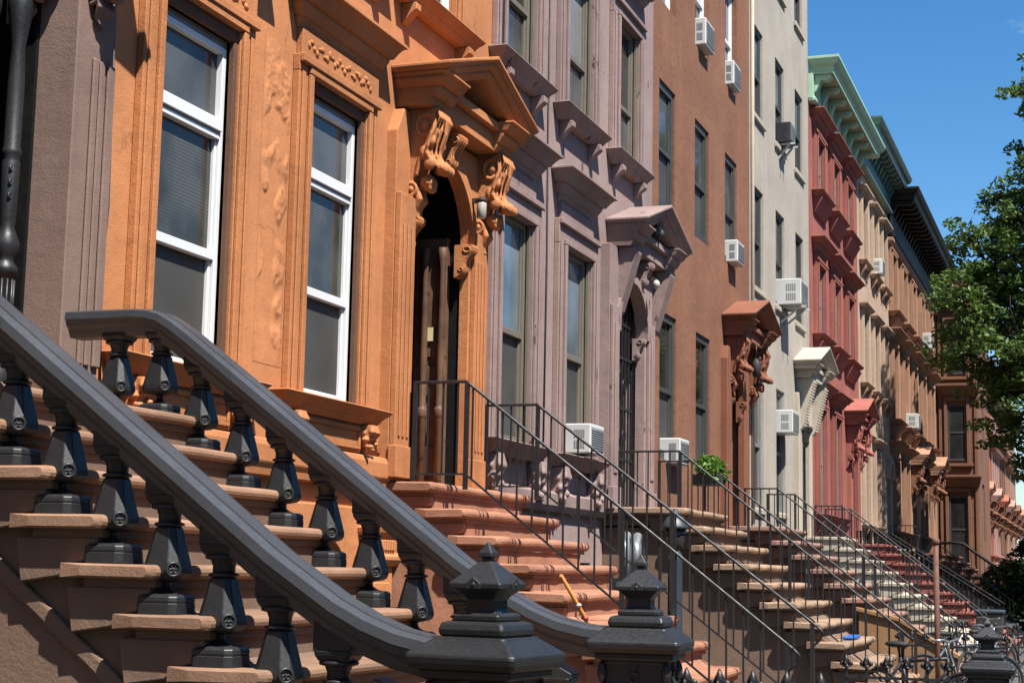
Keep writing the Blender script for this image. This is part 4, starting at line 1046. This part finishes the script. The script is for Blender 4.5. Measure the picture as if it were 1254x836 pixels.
# ------------------------------------------------------------------ yard things
def fence_x(y, x0, x1, zt, label, step=.15):
    t = thing('iron_fence', (x0, y, 0), label, 'fence', 'low iron fences with spear finials')
    MB().bar((x0, y, zt-.17), (x1, y, zt-.17), .03, .02).build('rail', 'iron', t); MB().bar((x0, y, .25), (x1, y, .25), .03, .02).build('rail', 'iron', t)
    pk = MB().box(-.009, .009, -.009, .009, 0, zt-.1).mesh('picket'); pk.materials.append(M['iron'])
    f = MB().lathe([(.012,0),(.03,.006),(.03,.014),(.014,.02),(.018,.032),(.026,.05),(.014,.075),(.004,.098)], n=10)
    for sx in (-1, 1): f.ell((sx*.032, 0, .03), (.02, .01, .02), 8, 5); f.ell((0, sx*.032, .03), (.01, .02, .02), 8, 5)
    fm = f.mesh('finial'); fm.materials.append(M['iron'])
    n = int((x1-x0)/step)
    for i in range(n+1):
        o = put('picket', pk, (x0+step*i, y, 0), t); q = put('finial', fm, (0, 0, 0), o); q.location = (0, 0, zt-.1)
    return t
def fence_y(x, y0, y1, zt, label, step=.16):
    t = thing('iron_fence', (x, y0, 0), label, 'fence', 'low iron fences with spear finials')
    MB().bar((x, y0, zt-.15), (x, y1, zt-.15), .025, .015).build('rail', 'blackwood', t); MB().bar((x, y0, .25), (x, y1, .25), .03, .02).build('rail', 'iron', t)
    pk = MB().box(-.009, .009, -.009, .009, 0, zt).lathe([(.012,zt),(.03,zt+.01),(.022,zt+.03),(.005,zt+.09)], n=6).mesh('picket'); pk.materials.append(M['iron'])
    for i in range(min(96, int((y1-y0)/step)+1)): put('picket', pk, (x, y0+step*i, 0), t)
    return t
fence_x(7.3, 3.48, 4.2, 1.20, 'black iron spear fence right of the second newel post')
fence_x(12.75, 3.40, 4.2, 1.03, 'black iron spear fence in front of the tan stoop foot')
fence_y(3.95, 36, 48, .98, 'black iron fence along the far shaded yards')
fence_x(19.7, 3.0, 4.2, 1.0, 'black iron spear fence crossing behind the rusty pole')
fence_x(24.6, 3.2, 4.3, 1.0, 'black iron spear fence before the white stoop, behind the bicycles')
newel(4.42, 13.0, .93, math.radians(3), 'small looking black newel post at the lower right corner')
t = thing('iron_pole', (3.5, 19.0, 0), 'rusty brown iron pole standing upright in the yards', 'pole')
MB().lathe([(.03,0),(.03,2.0)], (3.5, 19.0, 0), 12).build('shaft', 'rustpole', t)
MB().lathe([(.04,1.99),(.045,2.0),(.045,2.03),(.03,2.05)], (3.5, 19.0, 0), 12).build('cap', 'rustpole', t)
t = thing('yard_lamp', (2.6, 10.75, 0), 'dark blue grey post lamp beside the tan stoop', 'lamp')
X, Y = 1.35, 15.6
t.location = (X, Y, 0)
MB().lathe([(.09,0),(.09,.3),(.075,.34),(.072,1.72),(.08,1.75),(.06,1.80),(.03,1.84)], (X, Y, 0), 14).build('post', 'slate', t)
MB().lathe([(.05,1.83),(.08,1.88),(.09,1.93),(.11,2.04)], (X, Y, 0), 8).build('lantern', 'g_dark', t)
MB().lathe([(.14,2.035),(.14,2.06),(.08,2.15),(.03,2.18),(.02,2.23)], (X, Y, 0), 8).build('lantern_roof', 'slate', t)
t = thing('gas_meters', (.9, 15.6, 0), 'pair of rounded silver meters beside the tan stoop', 'meter')
for k, yy in enumerate((15.45, 15.85)):
    MB().tube([(.9, yy-.08, 1.55), (.9, yy-.06, 1.85), (.9, yy, 1.95), (.9, yy+.06, 1.85), (.9, yy+.08, 1.6)], .055, 10).build('pipe_bend', 'silver', t)
MB().box(.8, 1.0, 15.3, 16.0, .0, 1.55).build('cabinet', 'acblack', t)
t = thing('leaning_stick', (2.5, 9, 0), 'orange wooden stick wound with pink and red ribbon before the orange steps', 'stick')
p0, p1 = Vector((2.30, 8.9, 1.60)), Vector((2.45, 9.65, 1.22))
p0, p1 = Vector((2.42, 8.72, 1.59)), Vector((2.50, 9.10, 1.26)); pb = p0+(p1-p0)*4.8
MB().tube([p0, p1, pb], [.010, .014, .016], 8).build('stick', 'wood', t)
for k, q in enumerate((.50, .72, .86, .92, 1.08)):
    c = p0+(p1-p0)*q; MB().ell(c, (.024, .024, .014), 8, 5).build('ribbon', 'ribbon' if k % 2 == 0 else 'ribbonr', t)
t = thing('garden_wall', (2.0, 23.55, 0), 'tan side wall with sloping cap at the foot of the rosy brown stoop', 'wall')
MB().prism_y([(2.02,.0),(2.02,1.13),(2.55,1.0),(3.35,.50),(3.35,0)], 23.5, 23.68).build('wall', 'tanboard', t)
MB().prism_y([(1.98,1.135),(1.98,1.18),(2.56,1.05),(3.42,.53),(3.42,.485),(2.56,1.005)], 23.46, 23.72).build('coping', 'tanboard', t)
t = thing('blue_mat', (2.55, 18.6, .95), 'bright blue folded cover lying on the tan stoop steps', 'cover')
MB().box(2.56, 2.68, 18.25, 18.85, .925, .965).build('cover', 'blue', t, bevel=.015)
# potted plant on the far railing of the tan stoop
def leafcloud(c, r, n, size, rnd, b, flat=.0):
    for k in range(n):
        while True:
            p = Vector((rnd.uniform(-1, 1), rnd.uniform(-1, 1), rnd.uniform(-1, 1)))
            if .25 < p.length <= 1: break
        p = Vector((p.x*r[0], p.y*r[1], p.z*r[2])) + Vector(c)
        d = Vector((rnd.gauss(0, 1), rnd.gauss(0, 1), rnd.gauss(0, .7)+.1)).normalized(); e = d.cross(Vector((rnd.gauss(0, 1), rnd.gauss(0, 1), rnd.gauss(0, 1)))).normalized()
        l = size*rnd.uniform(.6, 1.3); w = l*.42; n_ = d.cross(e)*l*.12
        b.add([p-d*l, p-e*w+n_, p+d*l, p+e*w+n_], [(0, 1, 2), (0, 2, 3)])
rnd = random.Random(5)
t = thing('potted_plant', (.75, 19.45, 2.7), 'bright green leafy plant in a dark box on the stoop railing', 'plant')
MB().box(.62, .98, 19.36, 19.56, 2.66, 2.80).build('planter', 'pot', t, bevel=.01)
b = MB(); leafcloud((.80, 19.46, 2.90), (.20, .22, .13), 260, .05, rnd, b); leafcloud((.92, 19.5, 2.80), (.12, .16, .14), 110, .045, rnd, b)
b.build('foliage', 'leafb', t)

def bicycle(x, y, rz, frame, label):
    t = thing('bicycle', (x, y, 0), label, 'bicycle', 'bicycles parked by the yards'); m = Matrix.Translation((x, y, 0)) @ Matrix.Rotation(rz, 4, 'Z')
    def mk(name, b, mat, par=None): b.xform(m); return b.build(name, mat, par or t)
    for xx in (-.5, .5):
        w = mk('wheel', MB().torus((xx, 0, .34), .32, .02, 'y', 32, 8), 'rubber')
        b = MB().torus((xx, 0, .34), .295, .008, 'y', 32, 5)
        for k in range(14):
            a = 2*PI*k/14; b.bar((xx, 0, .34), (xx+.29*math.cos(a), 0, .34+.29*math.sin(a)), .004)
        mk('rim', b, 'silver', w)
    b = MB()
    for p, q in (((-.5,0,.34),(-.08,0,.30)), ((-.08,0,.30),(-.22,0,.80)), ((-.5,0,.34),(-.2,0,.74)), ((-.2,0,.74),(.33,0,.80)), ((-.08,0,.30),(.35,0,.72)), ((.31,0,.88),(.5,0,.34))): b.tube([p, q], .017, 8)
    mk('frame', b, frame)
    mk('handlebar', MB().tube([(.25,-.28,.98),(.34,-.2,.99),(.31,0,.96),(.34,.2,.99),(.25,.28,.98)], .013, 8).tube([(.31,0,.86),(.31,0,.97)], .014, 8), 'silver')
    mk('saddle', MB().ell((-.25, 0, .92), (.14, .07, .035), 10, 6).tube([(-.22,0,.80),(-.24,0,.91)], .013, 6), 'rubber')
    mk('crank', MB().torus((-.08, .03, .30), .09, .012, 'y', 20, 6).bar((-.08,.05,.30), (.06,.05,.2), .02).bar((-.08,-.05,.30), (-.22,-.05,.4), .02), 'silver')
    return t
bicycle(3.55, 21.5, .5, 'slate', 'dark bicycle leaning in the yards right of the rusty pole')
bicycle(3.75, 22.8, 1.2, 'silver', 'silver bicycle behind the dark one, near the red steps')
bicycle(3.45, 17.6, -.3, 'iron', 'black bicycle left of the rusty pole, behind the spear fence')
bicycle(3.3, 27.5, .7, 'ribbon', 'pale framed bicycle before the red steps')
bicycle(4.1, 26.2, .9, 'darkframe', 'dark grey bicycle at the right edge beyond the newel post')
t = thing('rubbish_bin', (3.2, 33, 0), 'dark wheeled bin in the yard before the red steps', 'bin')
MB().rings([[(3.0-.0,32.8,.05),(3.4,32.8,.05),(3.4,33.2,.05),(3.0,33.2,.05)], [(2.95,32.75,.95),(3.45,32.75,.95),(3.45,33.25,.95),(2.95,33.25,.95)]])  .build('body', 'darkframe', t, bevel=.02)
MB().box(2.92, 3.48, 32.72, 33.28, .95, 1.02).build('lid', 'slate', t, bevel=.02)

# the other side of the street (behind the camera's right shoulder; it closes the street and shows in the panes)
t = thing('terrace', (24.5, -40, 0), 'long brown terrace across the street, seen only as reflections', 'building')
ops = [(-39+2.1*k, -38+2.1*k, z, z+1.9, .15) for k in range(98) for z in (2.8, 6.3, 9.2)]
b = MB()
for k in range(33):
    y0 = -40+6.2*k; b.box(24.5+.15*(k % 3), 34, y0+.002, y0+6.2, -.2, 11.6+.4*(k % 2)); b.box(24.2, 24.5+.15*(k % 3)-.002, y0+.01, y0+6.19, 11+.4*(k % 2), 11.55+.4*(k % 2))
b.build('wall', 'darkbrown', t)
for k in range(96):
    y0 = -39.3+2.07*k
    w = MB()
    for z in (2.8, 6.3, 9.2): w.box(24.47, 24.496, y0, y0+1, z, z+1.9)
    w.build('window', 'g_dark', t)

# ------------------------------------------------------------------ trees
def tree(name, base, h_trunk, clumps, label, mat, n_leaf, size, rnd, trunk_r=.22):
    t = thing(name, base, label, 'tree', 'street trees'); B = Vector(base)
    tr = MB(); top = B+Vector((0, 0, h_trunk))
    tr.tube([B-Vector((0,0,.1)), B+Vector((.05,.03,h_trunk*.5)), top], [trunk_r*1.25, trunk_r, trunk_r*.8], 10)
    for c, r in clumps:
        c = Vector(c); mid = top.lerp(c, .5)+Vector((rnd.uniform(-.3,.3), rnd.uniform(-.3,.3), .25))
        tr.tube([top-Vector((0,0,.3)), mid, c], [trunk_r*.5, trunk_r*.28, .03], 6)
        for k in range(5):
            d = Vector((rnd.gauss(0,1), rnd.gauss(0,1), rnd.gauss(0,.6))).normalized()*r*.85
            tr.tube([c.lerp(mid, .25), c+d*.5+Vector((0,0,.1)), c+d], [.035, .022, .008], 5)
    tr.build('trunk', 'bark', t)
    b = MB(); tot = sum(r**2 for c, r in clumps)
    for c, r in clumps:                                     # leaves gather in small twig tufts inside each clump
        n = int(n_leaf*r*r/tot); nt = max(4, int(n/34))
        for k in range(nt):
            while True:
                p = Vector((rnd.uniform(-1,1), rnd.uniform(-1,1), rnd.uniform(-1,1)))
                if p.length <= 1 and rnd.random() < .25+.75*p.length: break
            q = Vector(c)+Vector((p.x*r*1.05, p.y*r*1.05, p.z*r*.72))
            leafcloud(q, (.30, .30, .15), 34, size, rnd, b)
    b.build('crown', mat, t)
    return t
rnd = random.Random(11)
cl = []
for (x, y, z, r) in [(3.6,42,8.9,1.1),(2.7,42,9.0,.8),(4.4,42,11.6,1.1),(3.4,42,6.9,1.1),(3.9,42,5.2,.8),(1.9,42,7.3,.75),(2.4,41.5,8.6,1.0),(2.3,42,10.2,.55),(3.0,42,9.6,1.1),(3.3,41,7.6,1.1),(2.6,42.5,6.4,.75),(3.4,42,11.0,.8),(4.2,42,10,1.5),(4.0,41,6.0,.9),(3.0,42,5.2,.7),(4.3,42,4.6,.8),(3.6,42.5,4.4,.55),
                     (4.6,42,8,1.5),(5.5,42,12.4,1.5),(6.8,42,9,2.0),(6.2,40,7,1.6),(5.4,44,7,1.6),(7,43,11.5,1.8),(4.0,42,13.6,.75),(4.9,41.6,14.4,1.0),(3.7,42.2,12.3,.35),(5.2,41,5.4,.9),(2.2,43,7.9,.7),(2.9,44,8.4,1.2),(3.6,44.5,6.6,1.1)]:
    cl.append(((x, y, z), r))
tree('street_tree', (5.9, 42, 0), 4.6, cl, 'tall leafy street tree whose crown fills the right edge', 'leaf', 54000, .088, rnd)
cl = [((2.4+rnd.uniform(0,4), 49.5+rnd.uniform(-3.5,4), 9.6+rnd.uniform(-2.2,2.2)), rnd.uniform(.8,1.4)) for k in range(17)]
tree('street_tree', (6.2, 50, 0), 5., cl, 'second street tree behind the first, mostly hidden by it', 'leafshade', 14000, .12, rnd)
cl = [((6.6+rnd.uniform(-2.2, 2.2), -7+rnd.uniform(-2.5, 2.5), 5.6+rnd.uniform(-1.6, 2.6)), rnd.uniform(1.0, 1.5)) for k in range(13)]
tree('street_tree', (7.2, -7, 0), 3.4, cl, 'tree added behind the camera to block sky and shade the pavement', 'leafshade', 9000, .16, rnd)  # unseen tree, added to cut sky fill and pavement bounce
t = thing('shrub', (3.2, 49, 0), 'dark leafy shrub in the shaded yard at lower right', 'shrub')
b = MB()
for c, r in (((2.7,49,1.5),.75), ((3.4,49,1.9),.9), ((4.2,48.5,1.5),1.0), ((3.0,49,.8),.9), ((4.,50,.9),1.1), ((3.4,49,2.5),.4)): leafcloud(c, (r,r,r*.8), 1700, .08, rnd, b)
b.build('foliage', 'leafshade', t)
b = MB()
for k in range(6): b.tube([(3.3, 49, 0), (3.3+.3*math.cos(k), 49+.3*math.sin(k), .8), (3.3+.8*math.cos(k), 49+.8*math.sin(k), 1.8)], [.05,.03,.01], 6)
b.build('stem', 'bark', t)

# ================================================================== light, sky, camera
SUN = Vector((1., -.68, 2.0)).normalized()
w = bpy.data.worlds.new('World'); sc.world = w; w.use_nodes = True
nt = w.node_tree; bg = nt.nodes['Background']
sky = nt.nodes.new('ShaderNodeTexSky'); sky.sky_type = 'NISHITA'; sky.sun_disc = False
sky.sun_elevation = math.asin(SUN.z); sky.sun_rotation = math.atan2(SUN.x, SUN.y)
sky.air_density = 1.0; sky.dust_density = .45; sky.ozone_density = 3.0; sky.altitude = 0
hs = nt.nodes.new('ShaderNodeHueSaturation'); hs.inputs['Saturation'].default_value = 1.34; hs.inputs['Value'].default_value = 1.68
nt.links.new(sky.outputs[0], hs.inputs['Color']); tcw = nt.nodes.new('ShaderNodeTexCoord'); mpw = nt.nodes.new('ShaderNodeMapping'); mpw.inputs['Scale'].default_value = (1, 1, 2.4)
nt.links.new(tcw.outputs['Generated'], mpw.inputs[0])
cw = _ramp(nt, _noise(nt, mpw.outputs[0], 9, 7, .62), .60, .80, 0, .55)      # thin fair weather wisps
nt.links.new(_mix(nt, hs.outputs[0], (9., 9.6, 10.2), cw), bg.inputs[0]); bg.inputs[1].default_value = .043
L = bpy.data.lights.new('sun', 'SUN'); L.energy = 5.0; L.angle = math.radians(.5); L.color = (1, .955, .88)
lo = bpy.data.objects.new('sun', L); COL.objects.link(lo); lo.location = (30, -20, 50)
lo.rotation_euler = SUN.to_track_quat('Z', 'Y').to_euler()

ex = Vector((0.9413855, -0.02888358, -0.33609386)); ey = Vector((0.33680799, 0.13602757, 0.9316957)); ez = Vector((0.01880733, -0.99028392, 0.1377826))
# rows: world axes seen from the camera (x right, y down, z forward)
right = Vector((ex.x, ey.x, ez.x)); down = Vector((ex.y, ey.y, ez.y)); fwd = Vector((ex.z, ey.z, ez.z))
cam = bpy.data.cameras.new('camera'); co = bpy.data.objects.new('camera', cam); COL.objects.link(co)
co.matrix_world = Matrix((( right.x, -down.x, -fwd.x, 5.25), (right.y, -down.y, -fwd.y, 0), (right.z, -down.z, -fwd.z, 1.62), (0, 0, 0, 1)))
cam.sensor_width = 36; cam.lens = 2000/1254*36; cam.clip_start = .05; cam.clip_end = 2000
cam.dof.use_dof = False
sc.camera = co
sc.view_settings.view_transform = 'Standard'; sc.view_settings.look = 'None'; sc.view_settings.exposure = 1.16; sc.view_settings.gamma = 1
sc.cycles.max_bounces = 6; sc.cycles.diffuse_bounces = 1; sc.cycles.glossy_bounces = 3; sc.cycles.transmission_bounces = 2; sc.cycles.transparent_max_bounces = 4
